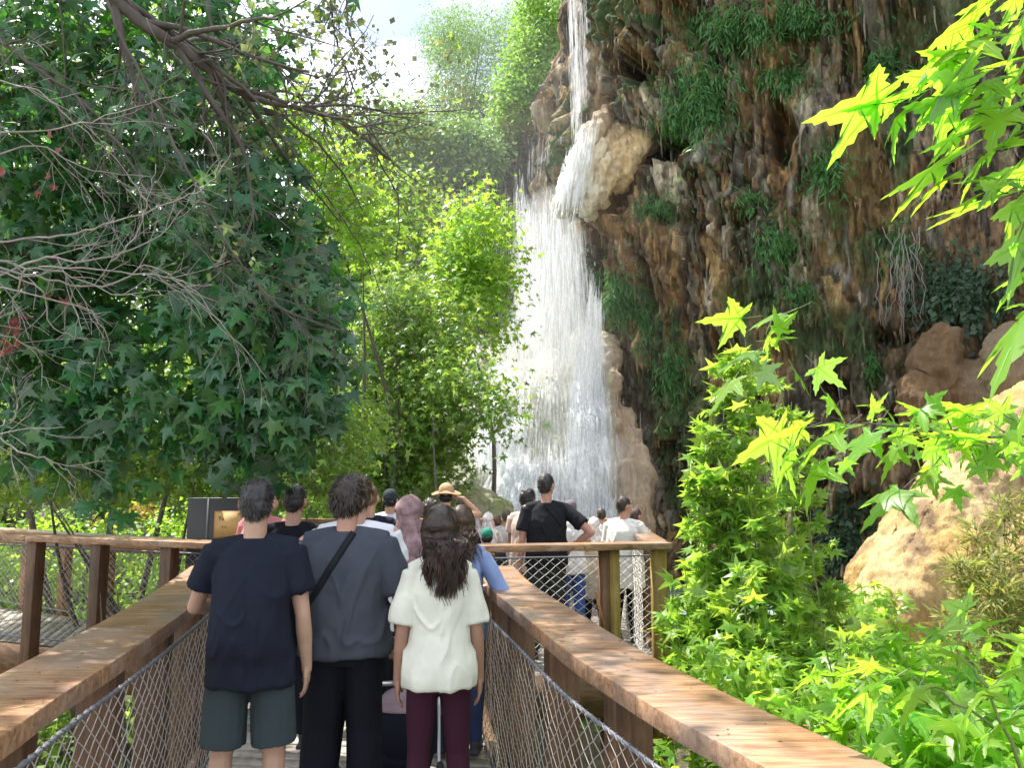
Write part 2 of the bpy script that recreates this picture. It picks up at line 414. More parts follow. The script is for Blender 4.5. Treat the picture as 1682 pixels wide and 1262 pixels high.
# caves and deep hollows, at fixed places on the wall
UU = CX + FPX * BX / BY
VVp = CY - FPX * np.tan(np.arctan2(Z - CAMZ, BY) - PITCH)
HN = fbm(P3 * np.array([2.4, 2.4, 0.9]), 4, 17)
def hollow(u, v, ru, rv, depth):
    global disp
    q = np.sqrt(((UU - u) / ru) ** 2 + ((VVp - v) / rv) ** 2) + 0.75 * HN
    disp = disp - depth * np.clip((1.15 - q) / 0.6, 0, 1)
for hq in ((1085, 135, 38, 20, 1.4), (1120, 250, 60, 28, 1.6), (1040, 300, 30, 60, 1.5), (1015, 400, 28, 60, .9), (1312, 232, 15, 42, 1.4), (1145, 370, 20, 26, .8), (1245, 372, 30, 16, .7), (1075, 480, 16, 60, .8), (1160, 60, 30, 40, .6),
           (1500, 560, 34, 18, .9), (1590, 200, 30, 40, .7), (1390, 640, 46, 20, .7), (1200, 560, 26, 46, .6), (1500, 690, 40, 20, .7)):
    hollow(*hq)
col = col * np.clip(1 + 0.55 * finec, .35, 1.9)[..., None]
# colour zones: moss, ochre stain, lit pale tufa
mossn = fbm(P3 * np.array([0.55, 0.55, 0.40]), 4, 61)
up = np.gradient(disp, axis=1) / dz      # positive: leaning out upwards (underside)
moss = np.clip((mossn - 0.22) * 4, 0, 1) * np.clip(1.0 - up * 0.4, 0, 1)
mc = np.array([0.065, 0.125, 0.04])[None, None] * (1 + 0.4 * fbm(P3 * 3, 2, 63))[..., None]
col = col * (1 - 0.85 * moss[..., None]) + mc * 0.85 * moss[..., None]
och = np.clip((fbm(P3 * np.array([0.7, 0.7, 0.25]) + 9, 3, 71) - 0.38) * 5, 0, 1)
col = col * (1 - 0.6 * och[..., None]) + np.array([0.34, 0.20, 0.085]) * 0.6 * och[..., None]
# tufa beside the falls, low down, sunlight put into its paler colour
uu = CX + FPX * BX / BY
pale = np.clip(1 - np.abs(uu - 1030) / 75, 0, 1) * np.clip((5.5 - Z) / 2.5, 0, 1)
col = col * (1 - 0.8 * pale[..., None]) + np.array([0.42, 0.33, 0.25]) * (1 + 0.3 * fbm(P3 * np.array([4, 4, 0.8]), 2, 5))[..., None] * 0.8 * pale[..., None]
low = np.clip((3.2 - Z) / 2.0, 0, 1) * np.clip((uu - 1350) / 80, 0, 1)
col = col * (1 - 0.7 * low[..., None]) + np.array([0.36, 0.26, 0.16]) * 0.7 * low[..., None]
disp = disp - 0.2 * pale
# the wall left of the falls is wet with shade painted dark, its top lower
wet = np.clip((11.6 - S) / 1.5, 0, 1)
col = col * (1 - 0.55 * wet[..., None]) + np.array([0.05, 0.05, 0.055]) * 0.55 * wet[..., None]
VX = BX + nx_[:, None] * disp; VY = BY + ny_[:, None] * disp
topz = np.interp(ss, [0, 3, 6, 9, 11.0, 12.6, 14, 40], [11.0, 12.0, 12.6, 13.0, 13.6, 14.8, 15.6, 15.6])
VZ = Z0 + (Z - Z0) * ((topz - Z0) / (Z1 - Z0))[:, None] + 0.0
VV = np.stack([VX, VY, VZ], -1).reshape(-1, 3)
i = np.arange(NS - 1)[:, None] * NZ; j = np.arange(NZ - 1)[None]
FF = np.stack([i + j, i + j + 1, i + NZ + j + 1, i + NZ + j], -1).reshape(-1, 4)
# a back so the rock has depth: top shelf running away from the camera
tv = VV.reshape(NS, NZ, 3)[:, -1]; back = tv.copy(); back[:, 0] -= nx_ * 14; back[:, 1] -= ny_ * 14; back[:, 2] += 1.0
nb = len(VV); VV = np.vstack([VV, back]); ii = np.arange(NS - 1)
top_i = ii * NZ + NZ - 1
FF = np.vstack([FF, np.stack([top_i, nb + ii, nb + ii + 1, top_i + NZ], -1)])
cc = np.vstack([np.clip(col, 0.01, 1).reshape(-1, 3), np.tile([[0.06, 0.08, 0.03]], (NS, 1))])
M_rock = attrmat('tufa rock', 0.9, 0.12, 0.9, 26, 12, 0.5, stretch=(1, 1, .28))
cliff_me = npmesh('cliff', VV, FF, cc)
cliff = link('cliff', cliff_me, M_rock); tag(cliff, kind='structure')
# stalactites and dripping tufa fringes under every lip
sr = np.random.default_rng(31); Dn = disp; und = (Dn[:, 2:] - Dn[:, :-2]) / (2 * dz)
ci, cj = np.where((und[:, :] > 1.3) & (Z[:, 1:-1] > -0.5) & (S[:, 1:-1] > 12)); pick = sr.choice(len(ci), min(3600, len(ci)), replace=False)
smb = MB(); G = VV[:nb].reshape(NS, NZ, 3)
for q in pick:
    p = G[ci[q], cj[q] + 2].copy(); cq = np.clip(col[ci[q], cj[q] + 1] * sr.uniform(.8, 1.5), .02, .6); L = sr.uniform(.06, .28) * (1 + (sr.uniform() < .12) * 1.5); r = sr.uniform(.010, .034) * (1 + L)
    p[0] += nx_[ci[q]] * -.03; p[1] += ny_[ci[q]] * -.03; p[2] += .05
    P = np.array([p, p + [sr.normal() * .01, sr.normal() * .01, -L * .5], p + [sr.normal() * .015, sr.normal() * .015, -L]])
    smb.tube(P, [r, r * .75, r * .12], 5, tuple(cq), cap=False)
stl = smb.build('stalactites', M_rock, cliff, smooth=True)
# coarse copy for ray casts
sub = VV[:nb].reshape(NS, NZ, 3)[::3, ::3]; a_, b_ = sub.shape[:2]
i = np.arange(a_ - 1)[:, None] * b_; j = np.arange(b_ - 1)[None]
cb = BVHTree.FromPolygons([Vector(v) for v in sub.reshape(-1, 3)], np.stack([i + j, i + j + 1, i + b_ + j + 1, i + b_ + j], -1).reshape(-1, 4).tolist())
def hit(u, v, tree=None):
    d = ray(u, v).normalized(); h = (tree or cb).ray_cast(Vector((0, 0, CAMZ)), d)
    return h[0], h[1]

# ------------------------------------------------------------------ free standing rocks
def rock(name, blobs, voxel, label, colf, amp=0.12, fr=1.0, streak=0.05, kind=None, cat='rock', sm_=3, group=None, tubes=()):
    mb = MB()
    for c, r in blobs: mb.sphere(c, r, 20, 12)
    for P, r in tubes: mb.tube(P, r, 10)
    def dsp(co, no):
        return (amp * fbm(co * fr, 4, 5) + 0.022 * fbm(co * 15, 3, 15) + streak * np.abs(fbm(co * np.array([6, 6, 1.0]), 3, 8)) + 0.25 * streak * fbm(co * 9, 3, 9))
    me = fuse(mb, voxel, sm_, name, dsp)
    co, no = coords(me); setcol(me, colf(co, no))
    o = link(name, me, M_rockpale); tag(o, label, cat, group, kind)
    return o
M_rockpale = attrmat('pale tufa', 0.85, 0.06, 0.7, 24, 14, 0.25)
def cmix(a, b, t): return np.asarray(a)[None] * (1 - t[:, None]) + np.asarray(b)[None] * t[:, None]
def A3(u, v, Y): return np.array(at(u, v, Y))
# boulder that splits the falls
def c_boul(co, no):
    u = CX + FPX * co[:, 0] / co[:, 1]
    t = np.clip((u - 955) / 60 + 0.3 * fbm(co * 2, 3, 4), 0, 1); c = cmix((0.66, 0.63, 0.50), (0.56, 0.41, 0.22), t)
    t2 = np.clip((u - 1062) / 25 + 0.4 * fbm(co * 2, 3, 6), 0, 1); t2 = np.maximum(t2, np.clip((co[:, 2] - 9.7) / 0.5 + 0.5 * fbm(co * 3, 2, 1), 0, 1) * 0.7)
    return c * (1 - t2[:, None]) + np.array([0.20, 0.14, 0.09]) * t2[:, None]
tub = []
for (u0, v0, u1, v1, um, vm) in ((1060, 185, 925, 325, 965, 245), (1055, 190, 948, 335, 985, 255), (1060, 200, 968, 318, 1003, 258), (1040, 190, 918, 295, 945, 240), (1072, 198, 1000, 292, 1030, 246), (990, 178, 940, 245, 955, 212), (1000, 185, 905, 330, 930, 262)):
    tub.append((catmull([A3(u0 + 20, v0, 18.9), A3(um + 24, vm, 17.7), A3(u1 + 22, v1, 17.7), A3(u1 + 18, v1 + 18, 18.0)], 8), np.linspace(0.24, 0.17, 25)))
tub.append((catmull([A3(1118, 168, 19.0), A3(1090, 172, 18.2), A3(1064, 205, 17.8), A3(1050, 262, 17.8)], 8), np.linspace(0.26, 0.22, 25)))
tub.append((catmull([A3(1100, 180, 18.8), A3(1080, 208, 18.0), A3(1068, 245, 18.0)], 8), np.linspace(0.22, 0.16, 17)))
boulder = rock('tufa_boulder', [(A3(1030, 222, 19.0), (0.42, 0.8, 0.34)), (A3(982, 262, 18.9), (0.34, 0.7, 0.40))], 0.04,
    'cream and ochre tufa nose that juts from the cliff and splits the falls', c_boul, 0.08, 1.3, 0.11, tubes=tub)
# mound under the falls
def c_mound(co, no):
    t = np.clip(0.5 + 0.8 * fbm(co * np.array([2, 2, .6]), 3, 4), 0, 1); c = cmix((0.46, 0.45, 0.37), (0.28, 0.29, 0.17), t)
    u = CX + FPX * co[:, 0] / co[:, 1]
    t2 = np.clip((u - 985) / 35, 0, 1); return c * (1 - t2[:, None]) + np.array([0.42, 0.31, 0.21]) * t2[:, None]
mt = []
for (u0, v0, u1, v1, y0, y1, r0, r1) in ((800, 570, 770, 760, 20.5, 18.5, .5, .8), (835, 560, 820, 720, 20.5, 18.2, .4, .7), (905, 590, 860, 790, 19.5, 16.5, .35, .6), (930, 620, 900, 800, 19.3, 16.3, .3, .5), (960, 560, 940, 830, 19.6, 16.5, .35, .65),
                                   (1000, 560, 985, 840, 19.3, 16.5, .28, .5), (880, 700, 850, 830, 18.0, 15.8, .35, .55), (985, 640, 1000, 850, 18.6, 16.6, .25, .4), (1020, 680, 1040, 870, 18.0, 16.2, .3, .4), (870, 610, 800, 790, 19.5, 17.0, .4, .8)):
    mt.append((catmull([A3(u0, v0, y0), A3((u0 + u1) / 2 + 6, v0 * .6 + v1 * .4, (y0 * .4 + y1 * .6)), A3(u1, v1, y1), A3(u1, v1 + 110, y1 - .3)], 8), np.linspace(r0, r1 * 1.2, 25)))
mound = rock('tufa_mound', [(A3(900, 800, 18.5), (1.9, 1.6, 2.0)), (A3(960, 830, 18), (1.2, 1.4, 1.6)), (A3(840, 900, 18), (2.0, 2.0, 1.6))], 0.06,
    'pale wet tufa mound of rounded ribs under the foot of the waterfall', c_mound, 0.18, 1.2, 0.10, tubes=mt)
# round mossy rock just beyond the platform
def c_mossy(co, no):
    t = np.clip(0.5 + 1.2 * fbm(co * 5, 3, 4), 0, 1); return cmix((0.40, 0.36, 0.27), (0.26, 0.30, 0.13), t)
rock('mossy_rock', [(A3(765, 850, 13.5), (0.75, 0.6, 0.55)), (A3(810, 860, 13.4), (0.45, 0.5, 0.45)), (A3(710, 830, 13.8), (0.5, 0.5, 0.35)), (A3(765, 950, 13.6), (1.4, 0.9, 1.2))], 0.03,
     'rounded mossy boulder beyond the sun hat, in front of the foot of the falls', c_mossy, 0.06, 3, 0.05)
# sunlit slope on the right
def c_sun(co, no):
    t = np.clip(0.45 + 0.9 * fbm(co * np.array([1.5, 1.5, 1.0]), 4, 4), 0, 1); c = cmix((0.50, 0.37, 0.19), (0.42, 0.27, 0.10), t)
    t2 = np.clip((fbm(co * np.array([4, 4, 0.8]), 4, 14) - 0.15) * 2.2, 0, 1) * .75; return c * (1 - t2[:, None]) + np.array([0.17, 0.11, 0.07]) * t2[:, None]
st = []
for pts, rr in ((((1700, 760, 11.2), (1560, 850, 10.4), (1490, 960, 9.9), (1450, 1060, 9.6), (1440, 1200, 9.5)), (0.75, 0.5)),
                (((1760, 700, 11.5), (1640, 790, 10.7), (1560, 900, 10.1), (1530, 1020, 9.8), (1520, 1200, 9.6)), (0.8, 0.6)),
                (((1800, 740, 11.2), (1700, 860, 10.5), (1640, 980, 9.9), (1620, 1100, 9.7), (1610, 1250, 9.5)), (0.9, 0.8)),
                (((1620, 760, 11.2), (1540, 830, 10.6), (1520, 880, 10.3), (1510, 960, 10.1)), (0.30, 0.22)),
                (((1560, 800, 11.4), (1450, 920, 10.9), (1420, 1040, 10.6), (1410, 1200, 10.4)), (0.30, 0.36)),
                (((1700, 690, 12.2), (1600, 760, 11.6), (1500, 880, 11.4), (1470, 1000, 11.2)), (0.55, 0.45))):
    P = catmull([A3(*p) for p in pts], 8); st.append((P, np.linspace(rr[0], rr[1], len(P))))
rock('tufa_slope', [(A3(1640, 1060, 10.6), (1.2, 1.0, 1.4)), (A3(1740, 900, 11.6), (1.3, 1.2, 1.6))], 0.04,
     'sunlit sandy orange tufa slope that runs down behind the leafy shrub', c_sun, 0.16, 0.7, 0.045, tubes=st)
# rust coloured rib high on the right of the cliff foot
rock('rust_rock', [(A3(1545, 610, 13.3), (0.40, 0.5, 0.8)), (A3(1520, 670, 13.3), (0.5, 0.5, 0.6)), (A3(1600, 650, 13.1), (0.45, 0.5, 0.7)), (A3(1660, 620, 12.6), (0.5, 0.5, 0.8))], 0.04,
     'rust brown tufa hump at the foot of the cliff above the sunlit slope', lambda co, no: cmix((0.15, 0.095, 0.05), (0.22, 0.17, 0.11), np.clip((CX + FPX * co[:, 0] / co[:, 1] - 1570) / 60 + .5 * fbm(co * 3, 2, 3), 0, 1)), 0.12, 1.4, 0.07)
# low dark rock wall at the left
def c_dark(co, no):
    t = np.clip(0.5 + 1.0 * fbm(co * 2, 3, 4), 0, 1); return cmix((0.13, 0.12, 0.11), (0.26, 0.24, 0.21), t)
rock('rock_outcrop', [(A3(-40, 850, 15), (1.6, 1, 1.3)), (A3(50, 840, 15.2), (0.9, .8, 0.9)), (A3(120, 860, 14.8), (0.8, .6, .8)), (A3(140, 830, 15.5), (.5, .6, .8)), (A3(60, 1000, 15), (2.8, 1.3, 1.9))], 0.05,
     'dark grey rock bank behind the side boardwalk at the far left', c_dark, 0.16, 2.2, 0.08)
def c_back(co, no):
    t = np.clip(0.5 + 1.0 * fbm(co * np.array([1, 1, .5]), 3, 4), 0, 1); return cmix((0.16, 0.14, 0.12), (0.30, 0.26, 0.20), t)

# ------------------------------------------------------------------ falling water
def watermat():
    m, n, l = mat('falling water')
    o = n.new('ShaderNodeOutputMaterial'); d = n.new('ShaderNodeBsdfDiffuse'); t = n.new('ShaderNodeBsdfTranslucent'); mx = n.new('ShaderNodeMixShader'); g = n.new('ShaderNodeBsdfGlossy'); m2 = n.new('ShaderNodeMixShader')
    d.inputs['Color'].default_value = (0.92, 0.94, 0.97, 1); t.inputs['Color'].default_value = (0.92, 0.94, 0.97, 1); g.inputs['Roughness'].default_value = 0.25
    mx.inputs['Fac'].default_value = 0.5; m2.inputs['Fac'].default_value = 0.08
    l.new(d.outputs[0], mx.inputs[1]); l.new(t.outputs[0], mx.inputs[2]); l.new(mx.outputs[0], m2.inputs[1]); l.new(g.outputs[0], m2.inputs[2]); tr = n.new('ShaderNodeBsdfTransparent'); m3 = n.new('ShaderNodeMixShader'); tcn = n.new('ShaderNodeTexCoord'); mpn = n.new('ShaderNodeMapping'); mpn.inputs['Scale'].default_value = (16, 16, 3.0); nzn = n.new('ShaderNodeTexNoise'); nzn.inputs['Scale'].default_value = 1.0; nzn.inputs['Detail'].default_value = 3
    r = n.new('ShaderNodeMapRange'); r.inputs['From Min'].default_value = 0.35; r.inputs['From Max'].default_value = 0.65; r.inputs['To Min'].default_value = 0.10; r.inputs['To Max'].default_value = 0.62
    l.new(tcn.outputs['Object'], mpn.inputs['Vector']); l.new(mpn.outputs[0], nzn.inputs['Vector']); l.new(nzn.outputs['Fac'], r.inputs[0]); l.new(r.outputs[0], m3.inputs['Fac']); l.new(tr.outputs[0], m3.inputs[1]); l.new(m2.outputs[0], m3.inputs[2]); l.new(m3.outputs[0], o.inputs[0])
    return m
M_water = watermat()
bt_b = bvh_of(boulder.data); bt_m = bvh_of(mound.data)
wr = np.random.default_rng(5)
WV, WF = [], []
def strand(P, w):
    """a tapering ribbon of water along P facing roughly -Y"""
    P = np.asarray(P); k = len(P); t = np.linspace(0, 1, k); ww = w * np.sin(np.pi * np.clip(0.08 + 0.84 * t, 0, 1)) ** 0.6
    ang = wr.uniform(-0.9, 0.9); A = np.array([math.cos(ang), math.sin(ang), 0])
    n0 = sum(len(v) for v in WV)
    WV.append(np.concatenate([P - A * ww[:, None], P + A * ww[:, None]]))
    i = np.arange(k - 1); WF.append(np.stack([i, i + 1, k + i + 1, k + i], -1) + n0)
def curtain(n, top, bot, Y0, Y1, wmin, wmax, lmin, lmax, hug=None, bias=1.0):
    n = int(n * 1.15); wmin *= 2.0; wmax *= 2.2; lmax *= 1.3
    """top, bot: ((u_left,v_left),(u_right,v_right)); short streaks spread between the two lines"""
    for _ in range(n):
        s = wr.uniform(0, 1) + wr.normal() * .07; 
        t = wr.uniform(0, 1) ** .75; L = wr.uniform(lmin, lmax)
        ut = top[0][0] + (top[1][0] - top[0][0]) * s; vt = top[0][1] + (top[1][1] - top[0][1]) * s
        ub = bot[0][0] + (bot[1][0] - bot[0][0]) * s; vb = bot[0][1] + (bot[1][1] - bot[0][1]) * s
        Y = wr.uniform(Y0, Y1); a = A3(ut, vt, Y); b = A3(ub, vb, Y); H = max(0.2, a[2] - b[2])
        z1 = a[2] - t * H - abs(wr.normal()) * .35 * (1 if t < .15 else 0); z0 = min(z1 - .08, max(z1 - L, b[2] - 0.2 + wr.normal() * .15))
        ks = max(3, int((z1 - z0) / 0.12)) if hug else 3
        zs = np.linspace(z1, z0, ks); x = a[0] + (b[0] - a[0]) * (a[2] - zs) / H + 0.015 * wr.normal(size=1)
        ys = np.full(ks, Y)
        if hug:
            jit = wr.uniform(0.02, 0.22)
            for q in range(ks):
                best = None
                for tr in hug:
                    h = tr.ray_cast(Vector((x[q] if np.ndim(x) else x, 8, zs[q])), Vector((0, 1, 0)))
                    if h[0] is not None and (best is None or h[0].y < best): best = h[0].y
                if best is not None: ys[q] = best - jit
            ys = np.minimum(ys, Y1)
            for q in range(1, ks): ys[q] = min(ys[q], ys[q - 1] + 0.02)
        strand(np.stack([x * np.ones(ks), ys, zs], -1), wr.uniform(wmin, wmax))
# thin high veil from the lip
curtain(700, ((932, -60), (970, -60)), ((942, 225), (982, 195)), 18.4, 19.6, .0015, .006, .15, 1.0)
curtain(60, ((932, -60), (942, -60)), ((942, 230), (956, 215)), 18.4, 19.0, .003, .009, .4, 1.6)
# over the boulder and off its left edge
curtain(420, ((936, 222), (980, 190)), ((912, 345), (958, 338)), 17.0, 18.6, .002, .010, .15, 0.6, hug=[bt_b])
# left spout and the wide middle veil
curtain(330, ((845, 262), (860, 270)), ((848, 560), (890, 560)), 19.2, 20.4, .002, .006, .15, .9)
curtain(380, ((855, 275), (905, 320)), ((850, 560), (890, 560)), 19.2, 20.4, .0015, .005, .15, .9)
curtain(1700, ((862, 300), (955, 330)), ((845, 590), (975, 600)), 17.6, 19.8, .0015, .006, .06, 0.45)
curtain(650, ((905, 300), (950, 340)), ((880, 590), (965, 600)), 17.2, 18.6, .002, .008, .15, 0.8)
# drips in front of the dark wall on the left
curtain(230, ((690, 300), (850, 265)), ((690, 440), (850, 420)), 21.5, 23.5, .0015, .005, .2, 1.2)
curtain(70, ((866, 215), (930, 170)), ((866, 300), (915, 260)), 20.0, 22.0, .001, .004, .2, .9)
# strong jet at the right
curtain(2000, ((962, 480), (990, 500)), ((915, 840), (985, 850)), 16.8, 18.2, .003, .012, .2, 1.0, hug=[bt_m])
curtain(800, ((972, 420), (990, 470)), ((950, 680), (986, 680)), 17.0, 18.0, .002, .007, .15, .6)
# cascades over the mound
curtain(1500, ((840, 560), (985, 570)), ((800, 835), (1000, 850)), 16.0, 18.6, .002, .010, .1, 0.5, hug=[bt_m])
curtain(1500, ((790, 590), (855, 570)), ((775, 740), (860, 800)), 16.5, 19.0, .003, .014, .1, 0.5, hug=[bt_m])
curtain(2600, ((830, 740), (980, 720)), ((785, 860), (1000, 870)), 15.2, 17.2, .003, .014, .1, 0.45, hug=[bt_m])
curtain(160, ((985, 600), (1050, 640)), ((985, 860), (1050, 870)), 15.8, 17.5, .001, .004, .1, .5)
# spray drops: tiny tumbling flecks
nd = 14000
s = wr.uniform(0, 1, nd); t = wr.uniform(0, 1, nd) ** 0.8
ud = 800 + 210 * s + wr.normal(size=nd) * 14; vd = 330 + 520 * t; Yd = wr.uniform(15.0, 18.5, nd)
ud = 905 + (ud - 905) * (0.5 + 0.6 * t)
x_ = (ud - CX) / FPX; y_ = -(vd - CY) / FPX; dy = math.cos(PITCH) - y_ * math.sin(PITCH); dzv = math.sin(PITCH) + y_ * math.cos(PITCH)
C_ = np.stack([x_ * Yd / dy, Yd, CAMZ + dzv * Yd / dy], -1)
sz = wr.uniform(0.004, 0.010, nd)[:, None, None]
tet = np.array([[-1, 0, 0], [1, 0, 0], [0, 1, 0.2], [0, 0, 2.2]], dtype=float)
DV = (C_[:, None] + tet[None] * sz).reshape(-1, 3)
DF = (np.array([[0, 1, 3], [1, 2, 3], [2, 0, 3], [0, 2, 1]])[None] + (np.arange(nd) * 4)[:, None, None]).reshape(-1, 3)
nW = sum(len(v) for v in WV)
wall = npmesh('waterfall', np.vstack(WV + [DV]), [np.vstack(WF), DF + nW])
wf = link('waterfall', wall, M_water); tag(wf, kind='structure')
pool = sheet('pool_water', -3.5, 5, 13.5, 24, 40, 40, lambda X, Y: -0.6 + 0.03 * fbm(np.stack([X * 3, Y * 3, X * 0], -1), 3, 2), simple('pool water', (0.30, 0.38, 0.38), 0.12, 0.3, 2, 0.4, 8))
tag(pool, kind='structure')

# ------------------------------------------------------------------ air: spray round the falls
def volmat(name, dens, col=(1, 1, 1), aniso=0.3):
    m, n, l = mat(name); o = n.new('ShaderNodeOutputMaterial'); v = n.new('ShaderNodeVolumePrincipled')
    v.inputs['Color'].default_value = (*col, 1); v.inputs['Density'].default_value = dens; v.inputs['Anisotropy'].default_value = aniso
    l.new(v.outputs[0], o.inputs['Volume']); return m
M_mist = volmat('spray', 0.30, (0.97, 0.98, 1.0))
mb = MB()
o_ = None
for (u, v, Y, r) in ((915, 800, 16.6, (2.1, 1.3, 1.4)), (905, 620, 17.6, (1.2, 1.1, 2.6)), (905, 430, 18.3, (.9, .8, 2.0)), (840, 760, 17.0, (1.3, 1.2, 1.3))):
    mb.sphere(A3(u, v, Y), r, 28, 18)
me = fuse(mb, .12, 8, 'mist', lambda co, no: .25 * fbm(co * .9, 2, 3)); o_ = link('mist', me, M_mist); tag(o_, kind='stuff')

M_drift = volmat('drifting spray', 0.006, (0.96, 0.98, 1.0))
mb = MB(); mb.sphere(A3(840, 430, 19.5), (5.2, 4.6, 6.4), 32, 22); mb.sphere(A3(720, 620, 18.5), (5, 3.5, 4.0), 28, 18)
me = fuse(mb, .3, 10, 'drifting_mist', lambda co, no: .5 * fbm(co * .4, 2, 3)); o_ = link('drifting_mist', me, M_drift); tag(o_, kind='stuff')
# ------------------------------------------------------------------ leaves
def lobed(tips, notch, teeth=0, fold=0.12):
    """star-shaped leaf outline round its base point; tips: (angle deg, length)"""
    pts = []
    base = np.array([0.0, 0.22])
    n = len(tips)
    for i, (a, L) in enumerate(tips):
        d = np.array([math.cos(R(a)), math.sin(R(a))]); tip = d * L
        if i > 0:
            a0, L0 = tips[i - 1]
            am = (a + a0) / 2; pts.append(np.array([math.cos(R(am)), math.sin(R(am))]) * notch + base * 0.3)
        if teeth:
            q = np.array([-d[1], d[0]])
            sgn = 1
            w = 0.13 * L
            pts += [d * L * 0.55 - q * w * 1.25 * sgn, d * L * 0.62 - q * w * 0.62 * sgn, d * L * 0.78 - q * w * 0.75 * sgn, d * L * 0.82 - q * w * .38 * sgn, tip,
                    d * L * 0.82 + q * w * .38 * sgn, d * L * 0.78 + q * w * 0.75, d * L * 0.62 + q * w * 0.62, d * L * 0.55 + q * w * 1.25]
        else:
            pts.append(tip)
    pts.append(np.array([-0.05, -0.02])); pts.append(np.array([0.05, -0.02]))
    P = np.array(pts); c = base * 1.0
    V2 = np.vstack([c, P])
    z = -0.30 * (V2[:, 0] ** 2) - 0.10 * np.clip(V2[:, 1], 0, None) ** 2
    ang = np.degrees(np.arctan2(V2[:, 1], V2[:, 0]))
    V = np.column_stack([V2, z]); V[0, 2] += 0.03
    m = len(P); F = [[0, 1 + i, 1 + (i + 1) % m] for i in range(m)]
    C = np.ones(len(V))
    if teeth:     # raised pale veins on both faces
        for sgn in (1, -1):
            for a, L in tips:
                d = np.array([math.cos(R(a)), math.sin(R(a))]); q = np.array([-d[1], d[0]])
                A = [np.array([0, .0]) - q * .011, np.array([0, .0]) + q * .011, d * L * .5 + q * .006, d * L * .5 - q * .006, d * L * .93]
                zz = [-0.30 * p[0] ** 2 - 0.10 * max(p[1], 0) ** 2 + sgn * .012 for p in A]
                b = len(V); V = np.vstack([V, np.column_stack([np.array(A), zz])]); C = np.concatenate([C, np.full(5, 1.35)])
                F += [[b, b + 1, b + 2], [b, b + 2, b + 3], [b + 3, b + 2, b + 4]]
    return V, np.array(F), C
# tips listed clockwise from the right basal lobe so faces wind one way
T_PLANE_HI = lobed([(-18, .48), (32, .82), (90, 1.0), (148, .82), (198, .48)], 0.34, teeth=1)
T_PLANE = lobed([(-15, .5), (35, .85), (90, 1.0), (145, .85), (195, .5)], 0.32)
T_PALM = lobed([(-25, .55), (15, .85), (55, .95), (90, 1.0), (125, .95), (165, .85), (205, .55)], 0.20)
T_SMALL = (np.array([[0, 0, 0], [.32, .45, -.05], [0, 1, -.12], [-.32, .45, -.05]]), np.array([[0, 1, 2], [0, 2, 3]]))
T_NARROW = (np.array([[0, 0, 0], [.075, .35, .02], [.06, .7, -.03], [0, 1, -.12], [-.06, .7, -.03], [-.075, .35, .02]]), np.array([[0, 1, 5], [1, 2, 4], [1, 4, 5], [2, 3, 4]]))
T_TRI = (np.array([[0, 0, 0], [.42, .55, -.06], [.0, 1, -.1], [-.42, .5, -.04]]), np.array([[0, 1, 2], [0, 2, 3]]))
def norm(a): return a / (np.linalg.norm(a, axis=-1, keepdims=True) + 1e-9)
def leafmesh(name, P, D, N, size, tpl, tint, m, parent=None, extra=None):
    V0, F0 = tpl[:2]; n = len(P)
    D = norm(D); X = norm(np.cross(D, N)); N2 = np.cross(X, D)
    size = np.broadcast_to(size, (n,))
    curl = rng.uniform(0.3, 2.6, n)
    V = P[:, None] + size[:, None, None] * (V0[None, :, 0:1] * X[:, None] + V0[None, :, 1:2] * D[:, None] + (V0[None, :, 2:3] * curl[:, None, None]) * N2[:, None])
    V = V.reshape(-1, 3); F = (F0[None] + (np.arange(n) * len(V0))[:, None, None]).reshape(-1, 3)
    C = np.repeat(tint, len(V0), axis=0)
    if len(tpl) > 2: C = C * np.tile(tpl[2], n)[:, None]
    if extra is not None:
        eV, eF, eC = extra; nF = [F] + [np.asarray(f) + len(V) for f in eF]; V = np.vstack([V, eV]); C = np.vstack([C, eC]); F = nF
    return link(name, npmesh(name, V, F, C), m, parent, smooth=False)
def tints(n, var=0.25, hue=0.12):
    b = rng.uniform(1 - var, 1 + var, n)[:, None] * np.ones((1, 3)); b[:, 0] *= rng.uniform(1 - hue, 1 + 1.6 * hue, n); b[:, 2] *= rng.uniform(1 - hue, 1 + hue, n)
    return b
def cluster_points(blobs, n, per=10, spread=0.25, shell=0.55):
    """blobs: (centre, radii, weight); leaves gather in sprays"""
    w = np.array([b[2] for b in blobs], dtype=float); w /= w.sum()
    nc = max(1, n // per); bi = rng.choice(len(blobs), nc, p=w)
    d = norm(rng.normal(size=(nc, 3))); r = rng.uniform(shell ** 3, 1, nc) ** (1 / 3)
    C = np.array([b[0] for b in blobs])[bi]; Rr = np.array([b[1] if np.ndim(b[1]) else (b[1],) * 3 for b in blobs])[bi]
    O = d * Rr * r[:, None]
    cc = C + O
    idx = rng.integers(nc, size=n)
    P = cc[idx] + rng.normal(size=(n, 3)) * spread * 0.6
    return P, norm(d / Rr)[idx], cc
def crown(name, blobs, n, size, tpl, m, parent=None, per=10, spread=0.25, shell=0.5, droop=0.6, upn=0.8, var=0.25, hue=0.12, keep=None, face=0.0):
    P, O, cc = cluster_points(blobs, n, per, spread, shell)
    if keep is not None:
        k = keep(P); P = P[k]; O = O[k]
    n = len(P)
    D = O * 0.7 + rng.normal(size=(n, 3)) * 0.6; D[:, 2] -= droop
    N = O * 0.5 + rng.normal(size=(n, 3)) * 0.45; N[:, 2] += upn; N[:, 1] -= face
    s = size * rng.uniform(0.45, 1.3, n)
    return leafmesh(name, P, D, N, s, tpl, tints(n, var, hue), m, parent), cc
